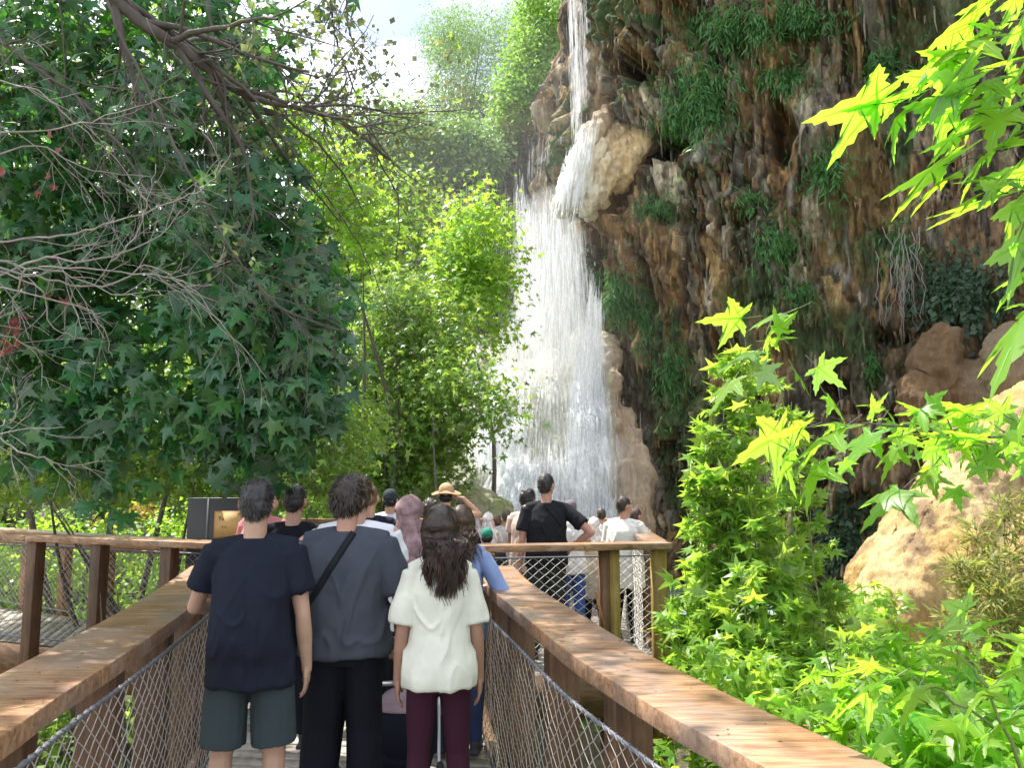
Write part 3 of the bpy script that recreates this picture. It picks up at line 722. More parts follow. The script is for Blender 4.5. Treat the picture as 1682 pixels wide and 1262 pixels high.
def project(P):
    d = P - np.array([0, 0, CAMZ]); c, s = math.cos(PITCH), math.sin(PITCH)
    fy = d[:, 1] * c + d[:, 2] * s; uy = -d[:, 1] * s + d[:, 2] * c
    fy = np.where(fy < 0.1, 0.1, fy)
    return CX + FPX * d[:, 0] / fy, CY - FPX * uy / fy
# ------------------------------------------------------------------ branches
def twig_walk(mb, p, d, L, r, lvl, bend=0.25, sag=0.0, nsub=4, col=(1, 1, 1), stop=0.0012, ends=None, up=0.0):
    k = max(4, int(L / 0.09)); k = min(k, 14)
    P = [np.array(p, float)]; d = np.array(d, float)
    for _ in range(k):
        d = d + rng.normal(size=3) * bend * 0.35; d[2] += up - sag; d /= np.linalg.norm(d)
        P.append(P[-1] + d * L / k)
    P = np.array(P); rr = np.linspace(r, max(stop, r * 0.35), len(P))
    mb.tube(P, rr, 5 if r < 0.012 else 8, col, cap=False)
    if ends is not None and lvl <= 1: ends.extend(P[len(P) // 2:])
    if lvl > 0:
        for _ in range(nsub):
            i = rng.integers(1, len(P) - 1); t = P[i + 1] - P[i]; t /= np.linalg.norm(t)
            q = rng.normal(size=3); q -= q.dot(t) * t; q /= np.linalg.norm(q)
            twig_walk(mb, P[i], t * 0.75 + q * 0.75, L * rng.uniform(0.35, 0.65), rr[i] * 0.6, lvl - 1, bend, sag, nsub, col, stop, ends, up)
def polybranch(mb, pts, r0, r1, subs=6, sublen=0.4, lvl=1, sag=0.0, bend=0.3, nsub=3, col=(1, 1, 1), ends=None):
    """pts: (u, v, Y) read off the photo, each at its own distance"""
    P = catmull([A3(*p) for p in pts], 6); P = P + rng.normal(size=P.shape) * 0.004
    rr = np.linspace(r0, r1, len(P)); mb.tube(P, rr, 8 if r0 > 0.012 else 6, col, cap=True)
    for _ in range(subs):
        i = rng.integers(1, len(P) - 1); t = P[i + 1] - P[i]; t /= np.linalg.norm(t)
        q = rng.normal(size=3); q -= q.dot(t) * t; q /= np.linalg.norm(q)
        twig_walk(mb, P[i], t * 0.8 + q * 0.6, sublen * rng.uniform(0.5, 1.2), rr[i] * 0.6, lvl, bend, sag, nsub, col, 0.001, ends)
    return P
M_bark = simple('dark bark', (0.10, 0.085, 0.075), 0.9, 0.35, 12, 0.7, 30, stretch=(1, 1, 0.3))
M_twig = simple('pale dead twig', (0.27, 0.245, 0.22), 0.8, 0.25, 20)
M_greenstem = simple('green stem', (0.16, 0.20, 0.07), 0.6, 0.2, 15)
L_plane_dark = leafmat('shaded plane leaf', (0.045, 0.150, 0.060), (0.12, 0.36, 0.04), rough=0.34, tw=0.36, spec=0.6)  # the crown's shade is put into this darker green
L_plane_lit = leafmat('sunlit plane leaf', (0.15, 0.30, 0.035), (0.38, 0.74, 0.03), under=(0.38, 0.46, 0.32), rough=0.35, tw=0.62, spec=0.5)  # same kind of leaf, sunlight put into its brighter yellow green
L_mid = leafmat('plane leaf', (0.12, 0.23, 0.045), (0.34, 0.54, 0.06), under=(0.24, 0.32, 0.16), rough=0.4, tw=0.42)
L_far = leafmat('pale grey green leaf', (0.15, 0.26, 0.08), (0.24, 0.42, 0.09), rough=0.55, tw=0.4)
L_far2 = leafmat('fresh green leaf', (0.17, 0.33, 0.06), (0.34, 0.58, 0.08), rough=0.5, tw=0.4)
L_dry = leafmat('dry orange leaf', (0.45, 0.25, 0.08), (0.5, 0.3, 0.08), rough=0.7, tw=0.3)
L_fern = leafmat('fern frond', (0.085, 0.22, 0.065), (0.14, 0.34, 0.06), rough=0.5, tw=0.35)
L_shrub = leafmat('shrub leaf', (0.17, 0.32, 0.05), (0.46, 0.74, 0.06), under=(0.24, 0.32, 0.14), rough=0.35, tw=0.5)
L_hill = leafmat('woodland leaf', (0.09, 0.15, 0.045), (0.17, 0.26, 0.05), rough=0.6, tw=0.3)

# ---- big plane tree, left, in its own shade
bigtree = empty('plane_tree', (-6.5, 5.2, -2.2)); tag(bigtree, 'big dark plane tree whose drooping crown fills the upper left', 'tree')
def rel(o_, parent):
    """parent without moving"""
    o_.parent = parent; o_.matrix_parent_inverse = Matrix.Translation(-Vector(parent.location))
    return o_
tb = MB(); ends = []
tb.tube(catmull([(-6.5, 5.2, -2.4), (-6.4, 5.3, 0.5), (-6.1, 5.4, 2.6), (-5.6, 5.5, 4.6), (-5.2, 5.8, 6.5)], 6), np.linspace(0.28, 0.15, 25), 12)
for pts in (((-6.1, 5.4, 2.6), (-4.6, 5.5, 4.2), (-3.2, 5.6, 4.9), (-1.8, 5.8, 4.6)), ((-5.6, 5.5, 4.6), (-4.4, 5.0, 5.8), (-2.8, 5.0, 6.2), (-1.5, 5.4, 6.0)), ((-5.6, 5.5, 4.6), (-5, 4.2, 5.6), (-4, 3, 6.0), (-2.6, 2.4, 6.1)),
            ((-6.1, 5.4, 2.6), (-5.2, 4.8, 3.3), (-4.2, 4.8, 3.5), (-3.0, 5.0, 3.2))):
    P = catmull(pts, 5); tb.tube(P, np.linspace(0.12, 0.03, len(P)), 8)
    for _ in range(8):
        i = rng.integers(3, len(P) - 1); twig_walk(tb, P[i], norm(rng.normal(size=3) * .7 + np.array([.5, 0, -.2])), rng.uniform(.8, 1.6), 0.02, 2, 0.3, 0.02, 3)
rel(tb.build('trunk', M_bark, smooth=True), bigtree)
def B(u, v, Y, ru, rv, ry, w):
    s = Y / FPX; return (A3(u, v, Y), (ru * s, ry, rv * s), w)
dark_blobs = [B(-40, 300, 6.0, 140, 260, .6, 1.3), B(60, 480, 6.2, 150, 120, .5, .9), B(100, 60, 6.4, 200, 130, .6, 1.2), B(330, 60, 6.2, 110, 90, .5, .6),B(230, 60, 5.2, 260, 120, .8, 1.6), B(60, 180, 5.0, 150, 170, .7, 1.0), B(300, 250, 5.0, 170, 150, .6, 1.6), B(400, 420, 4.8, 130, 160, .6, 1.7), B(470, 540, 4.7, 95, 130, .5, 1.4),
              B(370, 600, 4.9, 140, 110, .6, 1.2), B(200, 470, 5.4, 180, 120, .6, 1.3), B(80, 380, 5.3, 150, 150, .6, 1.0), B(120, 590, 5.4, 160, 90, .6, .65), B(430, 690, 4.9, 95, 70, .4, .75), B(60, 690, 5.3, 120, 80, .5, .5),
              B(270, 690, 5.4, 130, 60, .5, .45), B(380, 760, 5.2, 90, 40, .3, .28), B(190, 790, 5.4, 60, 40, .3, .10)]
cr0, cc0 = crown('crown', dark_blobs, 8800, 0.125, T_PLANE_HI, L_plane_dark, None, per=12, spread=0.17, shell=0.25, droop=1.1, upn=0.35, face=0.55, var=0.5, hue=0.3)  # wide tint spread puts uneven light into the leaf colours
rel(cr0, bigtree)
over_blobs = [((-3.2, 5.6, 6.6), (1.9, 1.7, 0.9), 2.2), ((-4.2, 3.2, 6.2), (1.6, 1.5, 0.8), 1.2), ((-2.2, 6.6, 7.0), (1.5, 1.2, 0.7), 1.0), ((-4.6, 6.4, 5.8), (1.6, 1.4, 0.9), 1.3), ((-5.2, 4.6, 4.6), (1.0, 1.4, 1.0), .8), ((-3.0, 4.0, 5.6), (1.2, 1.0, 0.6), .5)]
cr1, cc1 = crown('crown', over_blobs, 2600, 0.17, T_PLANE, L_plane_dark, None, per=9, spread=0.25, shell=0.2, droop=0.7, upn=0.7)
rel(cr1, bigtree)

# ---- yellow green sapling foliage seen through under it and along the left bank
def bush(name, blobs, n, size, tpl, m, label, cat='bush', group=None, stems=6, per=10, spread=0.15, base_z=None, stemmat=None, shell=0.3, **kw):
    c0 = np.mean([b[0] for b in blobs], axis=0); lowz = min(b[0][2] - (b[1][2] if np.ndim(b[1]) else b[1]) for b in blobs)
    bz = lowz - 0.3 if base_z is None else base_z
    e = empty(name, (c0[0], c0[1], bz)); tag(e, label, cat, group)
    o_, cc = crown('foliage', blobs, n, size, tpl, m, None, per=per, spread=spread, shell=shell, **kw); rel(o_, e)
    mb = MB()
    for q in range(stems):
        t = cc[rng.integers(len(cc))]; b0 = np.array([c0[0] + rng.normal() * .15, c0[1] + rng.normal() * .15, bz])
        mid = (b0 + t) / 2 + rng.normal(size=3) * 0.12 * np.linalg.norm(t - b0) * 0.5
        H = np.linalg.norm(t - b0); mb.tube(catmull([b0, mid, t], 6), np.linspace(0.012 + 0.008 * H, 0.004, 13), 6, cap=False)
    rel(mb.build('stem', stemmat or M_bark, smooth=True), e)
    return e
bush('young_tree', [B(200, 700, 8.5, 240, 120, .9, 2), B(400, 760, 8.5, 170, 80, .8, 1.5), B(60, 760, 9, 120, 60, .8, .8), B(520, 700, 9.2, 110, 100, .8, 1), B(300, 640, 8.8, 160, 70, .6, .8)],
     9000, 0.105, T_PLANE, L_mid, 'yellow green young plane growing behind the platform under the dark crown', 'tree', stems=7, base_z=-2.0, spread=0.2, shell=0.2)
bush('background_tree', [B(60, 180, 11, 140, 150, 1.2, 1), B(200, 330, 11, 150, 130, 1.2, 1), B(60, 430, 11, 130, 110, 1.2, 1), B(320, 120, 11.5, 110, 110, 1.2, .8), B(330, 480, 11, 120, 110, 1.1, .7)], 9000, 0.12, T_PLANE, L_mid, 'taller green tree seen in glints through gaps of the big dark crown', 'tree', stems=3, base_z=-2.0, spread=0.3, shell=0.2)
bush('bank_shrub', [B(150, 900, 12.5, 170, 75, .9, 1.5), B(330, 900, 12.2, 90, 80, .8, 1.0), B(30, 960, 12, 80, 50, .6, .5), B(240, 990, 12, 140, 50, .7, .8)],
     5500, 0.10, T_TRI, L_shrub, 'bright green shrub behind the net of the side boardwalk', stems=6, base_z=-2.2)
bush('leafy_bush', [B(100, 1010, 5.3, 120, 60, .5, 1), B(20, 1200, 4.2, 70, 70, .3, .6), B(300, 1120, 6.0, 170, 70, .5, 1.2)], 2300, 0.075, T_TRI, L_shrub, 'light green bush growing from below through the gap under the left rail', base_z=-2.2, stems=4,
     keep=lambda P: (P[:, 2] < 0.02) & ((P[:, 0] < -2.35 - 0.14 * (P[:, 1] - 4)) | (P[:, 2] < -0.4)))
bush('dry_bush', [B(185, 855, 12.8, 30, 17, .35, 1), B(225, 842, 12.8, 35, 10, .3, .5)], 900, 0.05, T_TRI, L_dry, 'dry orange brown bush above the side boardwalk rail', spread=0.05, stems=4, base_z=-1.0)

# ---- middle trees left of the falls
mid_specs = [
    ('maple_tree', [B(640, 620, 13, 85, 110, 1.0, 1.5), B(700, 560, 13, 90, 80, 1.0, 1.3), B(712, 690, 12.6, 60, 60, .8, 1.0), B(600, 740, 12.6, 120, 60, 1.0, 1.4), B(690, 770, 12.4, 80, 50, .7, 1.0), B(560, 800, 12.4, 110, 50, .7, 1.0), B(650, 500, 13.4, 80, 60, .8, .7)], 12000, 0.115, T_PLANE, L_mid, 'green tree left of the falls, right of the big dark crown', -1.5),
    ('slender_tree', [B(790, 400, 14.5, 62, 75, .8, 1.6), B(780, 480, 14.5, 70, 60, .8, 1.2), B(745, 440, 14.6, 45, 50, .7, .8), B(785, 345, 14.6, 28, 28, .5, .25), B(815, 540, 14.2, 30, 30, .4, .3)], 4300, 0.12, T_PLANE, L_shrub, 'slender sunlit tree with yellow green leaves standing before the veil of water', -1.0),
    ('drooping_tree', [B(790, 660, 11.5, 52, 30, .5, 1.0), B(760, 620, 11.6, 40, 30, .5, .7), B(830, 690, 11.4, 28, 18, .3, .3), B(720, 640, 11.8, 40, 50, .5, .8)], 1500, 0.10, T_PLANE, L_mid, 'tree limb with loose dark leaves hanging before the white foot of the falls', -1.5),
    ('thicket_tree', [B(620, 420, 16, 100, 90, 1.2, 1.4), B(560, 360, 16.5, 70, 80, 1.1, 1.0), B(660, 330, 17, 80, 50, 1.0, .8), B(590, 500, 15.5, 70, 60, 1, .8)], 8000, 0.13, T_TRI, L_mid, 'dense mid green tree between the dark crown and the wet rock wall', -1.0),
    ('fresh_tree', [B(520, 250, 11.0, 55, 50, .8, 1.0), B(480, 210, 10.5, 45, 40, .7, .8), B(560, 320, 11, 50, 50, .7, .7), B(600, 390, 11, 40, 40, .6, .4)], 2300, 0.125, T_PLANE, L_shrub, 'yellow green treetop under the thick overhanging limb', -1.5),
]
for nm, bl, n, sz_, tp, mt_, lab, bz in mid_specs:
    bush(nm, bl, n, sz_, tp, mt_, lab, 'tree', stems=(1 if nm in ('drooping_tree', 'slender_tree') else 3), base_z=bz, spread=0.38, per=16, shell=0.15, droop=0.5, face=0.2, var=0.4)
bush('silver_shrub', [B(605, 505, 12.3, 60, 32, .5, 1), B(650, 485, 12.4, 40, 22, .4, .6)], 1300, 0.09, T_NARROW, L_far, 'pale cream flowering shrub among the green trees', stems=4, base_z=-1.5, droop=0.2)
# ---- trees on the cliff edge and far woods
clifftrees = [
    ('willow_tree', [B(770, 110, 29, 75, 100, 2.0, 2), B(735, 200, 28.5, 60, 70, 1.6, 1.3), B(850, 60, 29.5, 60, 55, 1.5, 1), B(790, 190, 28, 50, 50, 1.2, .9), B(740, 60, 30, 50, 50, 1.5, 1)], 30000, 0.19, T_NARROW, L_far, 'pale grey green willow on top of the wet rock wall', 8.0),
    ('poplar_tree', [B(880, 110, 26, 45, 80, 1.2, 1.6), B(850, 165, 25.7, 42, 60, 1.0, 1.2), B(905, 60, 26, 35, 50, 1, .8), B(840, 215, 25.4, 25, 32, .7, .5), B(890, 20, 26.3, 45, 40, 1, .9)], 19000, 0.13, T_TRI, L_far2, 'fresh green bushy tree left of the thin upper fall', 8.5),
    ('olive_tree', [B(690, 245, 25, 50, 45, 1.2, 1), B(760, 240, 24.6, 45, 38, 1.0, 1), B(800, 262, 24.2, 28, 24, .7, .4), B(650, 225, 26, 50, 60, 1.2, 1), B(600, 250, 26, 40, 60, 1.2, .8)], 17000, 0.14, T_TRI, L_far, 'grey green tree hanging over the lip of the wet rock wall', 7.0),
    ('dry_shrub', [B(848, 212, 24.8, 24, 26, .6, 1), B(770, 165, 26.5, 35, 40, .7, .8)], 2200, 0.10, T_NARROW, leafmat('brownish leaf', (0.26, 0.20, 0.11), (0.3, 0.22, 0.1)), 'brownish dry shrub drooping from the cliff edge beside the fresh green tree', 8.5),
]
for nm, bl, n, sz_, tp, mt_, lab, bz in clifftrees:
    bush(nm, bl, n, sz_, tp, mt_, lab, 'tree' if 'tree' in nm else 'shrub', stems=6, base_z=bz, spread=0.45, per=14, shell=0.1, droop=0.3)
woods = [(-30, 42, 9), (-24, 46, 10), (-18, 44, 11), (-13, 46, 11.5), (-8, 44, 11), (-4, 42, 11.5), (-22, 30, 6.5), (-16, 28, 6.5), (-11.5, 25, 5.0), (-8, 30, 8), (-13, 18, 3.2), (-9, 19, 3.8), (-17, 14, 3.4), (-11, 13, 2.2), (-6.5, 21, 4.5), (-4.6, 21, 4.2), (-4.2, 19, 1.4)]
near_labels = ['tree standing at the far left edge of the bank, behind the side boardwalk', 'tree on the left bank behind the yellow green young plane', 'low tree right behind the far railing of the side boardwalk', 'bushy tree behind the notice board', 'green tree filling the gap behind the heads of the crowd',
    'tree under the wet rock wall behind the pale flowering shrub', 'small tree at the left foot of the falls behind the drooping limb']
farb = []
for q, (x, y, zc) in enumerate(woods):
    far = y > 24; rr = (3.4 if far else 2.4)
    bl = [((x + rng.normal() * .6, y + rng.normal() * .5, zc + rng.normal() * .5 - k2 * rr * 0.55), (rr * rng.uniform(.7, 1), rr * .8, rr * rng.uniform(.6, .9)), 1) for k2 in range(4)]
    if far: farb += bl; continue
    bush('woodland_tree', bl, 6500, 0.15, T_TRI, L_mid if q % 3 else L_shrub, near_labels.pop(0), 'tree', stems=3, per=12, spread=0.4, base_z=zc - rr * 2.6, shell=0.3)
o_, _ = crown('distant_woods', farb, 60000, 0.28, T_TRI, L_hill, None, per=14, spread=0.5, shell=0.3); tag(o_, kind='stuff')

# ---- overhanging limbs and bare twigs
over = empty('overhanging_limb', A3(150, -60, 4.6)); tag(over, 'thick dark limb crossing the upper left with fine twigs against the sky', 'branch')
mb = MB(); e2 = []
polybranch(mb, [(90, -90, 3.7), (230, 35, 3.8), (300, 80, 3.9), (385, 145, 4.1), (450, 170, 4.4), (560, 200, 4.8), (640, 262, 5.2)], .036, .010, 16, 0.9, 2, 0.01, .3, 4, ends=e2)
polybranch(mb, [(280, 70, 3.9), (360, 65, 4.4), (440, 95, 5.2), (520, 125, 5.4), (600, 110, 5.6)], .012, .004, 10, 0.6, 2, .01, .3, 4, ends=e2)
polybranch(mb, [(400, 160, 4.3), (470, 150, 4.9), (540, 190, 5.5), (620, 188, 5.7), (690, 195, 5.9)], .012, .004, 9, 0.6, 2, .0, .3, 4, ends=e2)
polybranch(mb, [(540, -40, 5.5), (548, 40, 5.5), (560, 90, 5.6), (600, 190, 5.7), (640, 260, 5.8), (700, 310, 5.9)], .010, .003, 8, 0.5, 2, .02, .3, 4, ends=e2)
polybranch(mb, [(575, -40, 5.5), (570, 30, 5.5), (590, 90, 5.6), (625, 160, 5.7)], .008, .003, 6, 0.5, 1, .02, .3, 4, ends=e2)
polybranch(mb, [(600, 205, 5.7), (625, 270, 5.8), (655, 330, 5.9), (650, 420, 6.0)], .007, .003, 6, 0.4, 1, .02, .3, 3, ends=e2)
polybranch(mb, [(150, -60, 3.7), (200, 60, 3.7), (260, 180, 3.7), (320, 300, 3.7), (400, 440, 3.8), (520, 560, 3.9), (590, 610, 4.0)], .011, .003, 16, 0.5, 2, .02, .3, 4, ends=e2)
polybranch(mb, [(-40, 40, 3.6), (60, 110, 3.6), (160, 190, 3.7), (230, 290, 3.7), (300, 380, 3.8), (420, 500, 3.8)], .010, .003, 14, 0.5, 2, .02, .3, 4, ends=e2)
polybranch(mb, [(330, -50, 4.0), (350, 60, 4.0), (372, 170, 4.0), (375, 320, 4.1), (360, 400, 4.1)], .009, .003, 8, 0.5, 1, .03, .3, 3, ends=e2)
polybranch(mb, [(95, -40, 3.9), (105, 100, 3.9), (100, 220, 3.9)], .005, .002, 4, 0.3, 1, .03, .3, 3)
polybranch(mb, [(265, -40, 4.2), (272, 100, 4.2), (262, 280, 4.2)], .005, .002, 6, 0.3, 1, .03, .3, 3)
polybranch(mb, [(440, 200, 4.4), (520, 300, 4.6), (600, 420, 5.0), (640, 520, 5.1)], .007, .002, 8, 0.4, 2, .02, .3, 3)
rel(mb.build('branch', M_bark, smooth=True), over)
e2 = np.array(e2); u_, v_ = project(e2); kk = e2[(u_ > 370) & (v_ < 420)]
P = kk[rng.integers(len(kk), size=1500)] + rng.normal(size=(1500, 3)) * 0.06
D = rng.normal(size=(len(P), 3)); D[:, 2] -= 0.5; N = rng.normal(size=(len(P), 3)); N[:, 2] += .6
rel(leafmesh('leaves', P, D, N, rng.uniform(.02, .06, len(P)), T_TRI, tints(len(P)), leafmat('small sparse leaf', (0.12, 0.15, 0.08), (0.25, 0.30, 0.10))), over)
P = kk[rng.integers(len(kk), size=90)]; P = P[rng.integers(len(P), size=110)] + rng.normal(size=(110, 3)) * 0.10
D = rng.normal(size=(len(P), 3)); D[:, 2] -= 0.5; N = rng.normal(size=(len(P), 3)); N[:, 2] += .8
rel(leafmesh('leaves', P, D, N, rng.uniform(.05, .085, len(P)), T_PLANE, tints(len(P)), L_mid), over)

dead = empty('bare_branches', A3(-120, 440, 2.6)); tag(dead, 'pale leafless twigs reaching in from the left edge before the dark crown', 'branch')
mb = MB()
Yt = 2.9
for pts, r0, s_ in ((((-60, 480), (60, 428), (150, 428), (250, 395), (300, 345)), .0085, 7), (((-60, 400), (80, 388), (170, 370), (290, 330), (345, 300), (380, 252)), .006, 6), (((-60, 220), (100, 210), (190, 185), (300, 150)), .005, 5),
                    (((-60, 430), (60, 470), (85, 535), (140, 560)), .006, 3), (((-20, 425), (100, 450), (200, 485), (270, 485)), .006, 6), (((-60, 420), (60, 455), (170, 470), (250, 435), (330, 500), (380, 560)), .007, 8),
                    (((180, 430), (215, 400), (240, 340), (256, 272)), .004, 2), (((40, 440), (22, 500), (10, 560)), .005, 3), (((-60, 460), (120, 500), (170, 540), (185, 590)), .005, 4), (((-60, 280), (60, 240), (150, 280), (250, 290)), .005, 6),
                    (((60, 435), (200, 448), (300, 462), (370, 540), (440, 620)), .005, 9), (((-40, 700), (30, 740), (90, 760), (130, 790)), .006, 6), (((0, 700), (20, 690), (30, 660)), .004, 3), (((-60, 120), (60, 150), (120, 200), (190, 260), (240, 330)), .005, 7), (((-60, 560), (0, 550), (70, 580)), .006, 6)):
    polybranch(mb, [(a, b, Yt + 0.05 * k3) for k3, (a, b) in enumerate(pts)], r0 * .75, .0014, s_, 0.28, 1, .004, .45, 3)
rel(mb.build('branch', M_twig, smooth=True), dead)
for (u0, v0, n0, mm) in ((80, 296, 5, 'withered red leaf'), (5, 282, 3, 'withered red leaf'), (22, 540, 8, 'withered brown leaf'), (15, 565, 8, 'withered brown leaf'), (82, 215, 3, 'withered brown leaf'), (100, 490, 3, 'withered brown leaf')):
    m_ = leafmat('withered red leaf', (0.20, 0.06, 0.055), (0.2, 0.06, 0.05), tw=0.3) if 'red' in mm else leafmat('withered brown leaf', (0.26, 0.15, 0.08), (0.26, 0.14, 0.07), tw=0.3)
    P = A3(u0, v0, 3.0) + rng.normal(size=(n0, 3)) * 0.025
    rel(leafmesh('withered_leaf', P, rng.normal(size=(n0, 3)), rng.normal(size=(n0, 3)), rng.uniform(.03, .05, n0), T_PLANE, tints(n0), m_), dead)

# ---- leafy shrub on the right, many upright stems
def upright(name, stems, label, size, m, tpl, group=None, dens=60, lay=0.0, whorl=0.2, cat='shrub', up=0.25):
    e = empty(name, tuple(stems[0][0])); tag(e, label, cat, group)
    mb = MB(); P_, D_, N_, S_ = [], [], [], []
    for base, top, n_ in stems:
        base = np.array(base, float); top = np.array(top, float)
        mid = (base + top) / 2 + rng.normal(size=3) * 0.06
        Q = catmull([base, mid, top], 8); mb.tube(Q, np.linspace(0.010, 0.003, len(Q)), 6, cap=False)
        H = np.linalg.norm(top - base)
        for _ in range(n_):
            t = rng.uniform(0.12, 1) ** 0.8; p = Q[min(len(Q) - 1, int(t * (len(Q) - 1)))]
            a = rng.uniform(0, 2 * np.pi); L = whorl * (1.15 - 0.75 * t) * rng.uniform(0.4, 1.3)
            d = np.array([math.cos(a), math.sin(a), rng.uniform(0.0, 0.9)]); d /= np.linalg.norm(d)
            q = p + d * L; mb.tube(np.array([p, (p + q) / 2 + [0, 0, .01], q]), [0.003, .002, .0012], 4, cap=False)
            for k4 in range(rng.integers(3, 6)):
                w_ = rng.uniform(0.45, 1.05); P_.append(p + d * L * w_)
                dd = d * 0.7 + rng.normal(size=3) * 0.5; dd[2] += up - 0.25; D_.append(dd)
                nn2 = rng.normal(size=3) * 0.4; nn2[2] += 0.9; N_.append(nn2); S_.append(size * rng.uniform(0.5, 1.4))
    rel(mb.build('stem', M_greenstem, smooth=True), e)
    P_, D_, N_ = map(np.array, (P_, D_, N_)); rel(leafmesh('foliage', P_, D_, N_, np.array(S_), tpl, tints(len(P_), .2, .15), m), e)
    return e
st_ = []
for (ub, ut, vt, Y, n_) in ((1225, 1200, 575, 6.0, 130), (1240, 1255, 600, 6.2, 110), (1215, 1170, 640, 6.0, 100), (1260, 1300, 660, 6.3, 90), (1230, 1225, 560, 5.9, 110), (1220, 1150, 760, 5.9, 90), (1200, 1150, 860, 5.9, 60), (1290, 1330, 800, 6.2, 65), (1180, 1125, 930, 5.8, 50), (1310, 1370, 950, 6.1, 60),
                            (1250, 1230, 800, 5.7, 65), (1190, 1200, 760, 5.8, 60), (1330, 1340, 1000, 5.7, 50), (1150, 1110, 1020, 5.6, 40), (1280, 1275, 860, 5.6, 60), (1160, 1160, 960, 5.5, 50), (1230, 1215, 930, 5.3, 50), (1300, 1300, 980, 5.4, 50), (1270, 1250, 1040, 5.2, 40)):
    st_.append((A3(ub, 1330, Y), A3(ut, vt, Y), n_))
upright('leafy_shrub', st_, 'tall bright green shrub of many upright stems just outside the right rail', 0.11, L_shrub, T_PLANE, whorl=0.38)
# lower growth along the right bank
bush('plane_sapling', [B(1350, 1180, 4.6, 130, 60, .5, 1.2), B(1200, 1120, 5.0, 90, 60, .4, .8), B(1460, 1120, 5.0, 110, 60, .5, 1), B(1100, 1120, 5.4, 60, 60, .3, .4), B(1420, 1030, 7.0, 60, 60, .4, .6), B(1140, 1260, 3.9, 110, 60, .3, .6)], 3000, 0.10, T_PLANE, L_shrub,
     'low plane saplings growing under the big shrub beside the rail', 'sapling', stems=6, base_z=-2.2, keep=lambda P: P[:, 0] > 1.05 + 0.0 * P[:, 1])
bush('plane_sapling', [B(1600, 1150, 2.9, 130, 75, .35, 1.6), B(1470, 1180, 3.0, 90, 60, .3, 1.0), B(1680, 1230, 2.7, 90, 60, .3, 1), B(1560, 1250, 2.7, 100, 40, .3, .8)], 420, 0.125, T_PLANE_HI, L_plane_lit,
     'plane sapling with big toothed leaves in the bottom right corner', 'sapling', stems=5, base_z=-1.8, spread=0.12, keep=lambda P: P[:, 0] > 1.15)
st_ = []
for (ub, ut, vt, Y, n_) in ((1640, 1600, 850, 7.5, 170), (1660, 1650, 810, 7.6, 190), (1690, 1700, 790, 7.4, 170), (1620, 1575, 920, 7.3, 150), (1600, 1560, 1000, 7.0, 110), (1700, 1740, 850, 7.2, 150), (1670, 1630, 900, 7.1, 170), (1640, 1640, 960, 6.9, 150)):
    st_.append((A3(ub, 1200, Y), A3(ut, vt, Y), n_))
upright('feathery_shrub', st_, 'feathery olive green shrub growing on the sunlit tufa slope', 0.12, leafmat('feathery leaf', (0.22, 0.26, 0.07), (0.42, 0.46, 0.10)), T_NARROW, whorl=0.34)
# undergrowth below the boardwalk
ub_ = [((x, y, -1.9), (1.6, 1.4, .55), 1) for x, y in ((-3.5, 3), (-3.8, 5.5), (-5.5, 11.5), (-7.5, 12.5), (-9, 9), (2.8, 2.2), (2.6, 4.5), (3.2, 7), (4.5, 9), (1.5, 13), (-2, 13), (4.8, 5.2), (0.2, 1.5), (-1.2, 3.5), (1.0, 5.5), (6.5, 8), (8, 10))]
o_, _ = crown('undergrowth', ub_, 26000, 0.12, T_TRI, L_mid, None, per=14, spread=0.3, shell=0.05); tag(o_, kind='stuff')

# ---- near branch with big lit leaves, right edge
hb = empty('hanging_branch', A3(1760, 130, 2.2)); tag(hb, 'near plane branch with big glowing yellow green leaves at the upper right edge', 'branch')
HB1 = [((1480, 165), (1300, 192)), ((1500, 168), (1370, 172)), ((1625, 28), (1490, 74)), ((1620, 58), (1488, 116)), ((1600, 100), (1492, 152)), ((1500, 172), (1430, 238)), ((1600, 160), (1500, 105)), ((1610, 92), (1520, 130)), ((1690, 95), (1585, 112)), ((1700, 40), (1630, 72)),
       ((1570, 175), (1470, 168)), ((1550, 190), (1518, 245)), ((1600, 150), (1660, 205)), ((1590, 255), (1430, 322)), ((1580, 280), (1478, 338)), ((1660, 225), (1555, 300)), ((1670, 318), (1508, 356)), ((1710, 335), (1600, 350)), ((1720, 385), (1592, 432)), ((1720, 440), (1612, 468)),
       ((1730, 470), (1597, 655)), ((1740, 600), (1640, 720)), ((1650, 160), (1620, 260)), ((1690, 180), (1640, 250)), ((1700, 230), (1690, 330)), ((1560, 130), (1540, 60)), ((1620, 190), (1530, 215)), ((1640, 0), (1560, 20)), ((1700, -10), (1620, 10)), ((1690, 120), (1600, 180)), ((1640, 120), (1560, 180)), ((1710, 280), (1600, 290)), ((1700, 500), (1640, 500)), ((1720, 150), (1660, 130)), ((1600, 215), (1500, 250))]
HB2 = [((1310, 700), (1186, 762)), ((1400, 695), (1258, 775)), ((1450, 690), (1365, 795)), ((1500, 712), (1380, 740)), ((1440, 690), (1425, 642)), ((1350, 745), (1308, 845)), ((1500, 700), (1600, 690)), ((1600, 755), (1625, 800)), ((1570, 735), (1480, 748)), ((1540, 760), (1485, 808)), ((1500, 790), (1400, 868)), ((1640, 705), (1700, 735)),
       ((1530, 690), (1470, 650)), ((1600, 690), (1540, 650)), ((1620, 730), (1540, 700)), ((1660, 690), (1610, 650)), ((1400, 700), (1330, 690)), ((1480, 720), (1440, 800)), ((1560, 700), (1590, 760)), ((1700, 760), (1650, 790)), ((1340, 700), (1250, 715)), ((1310, 720), (1255, 820))]
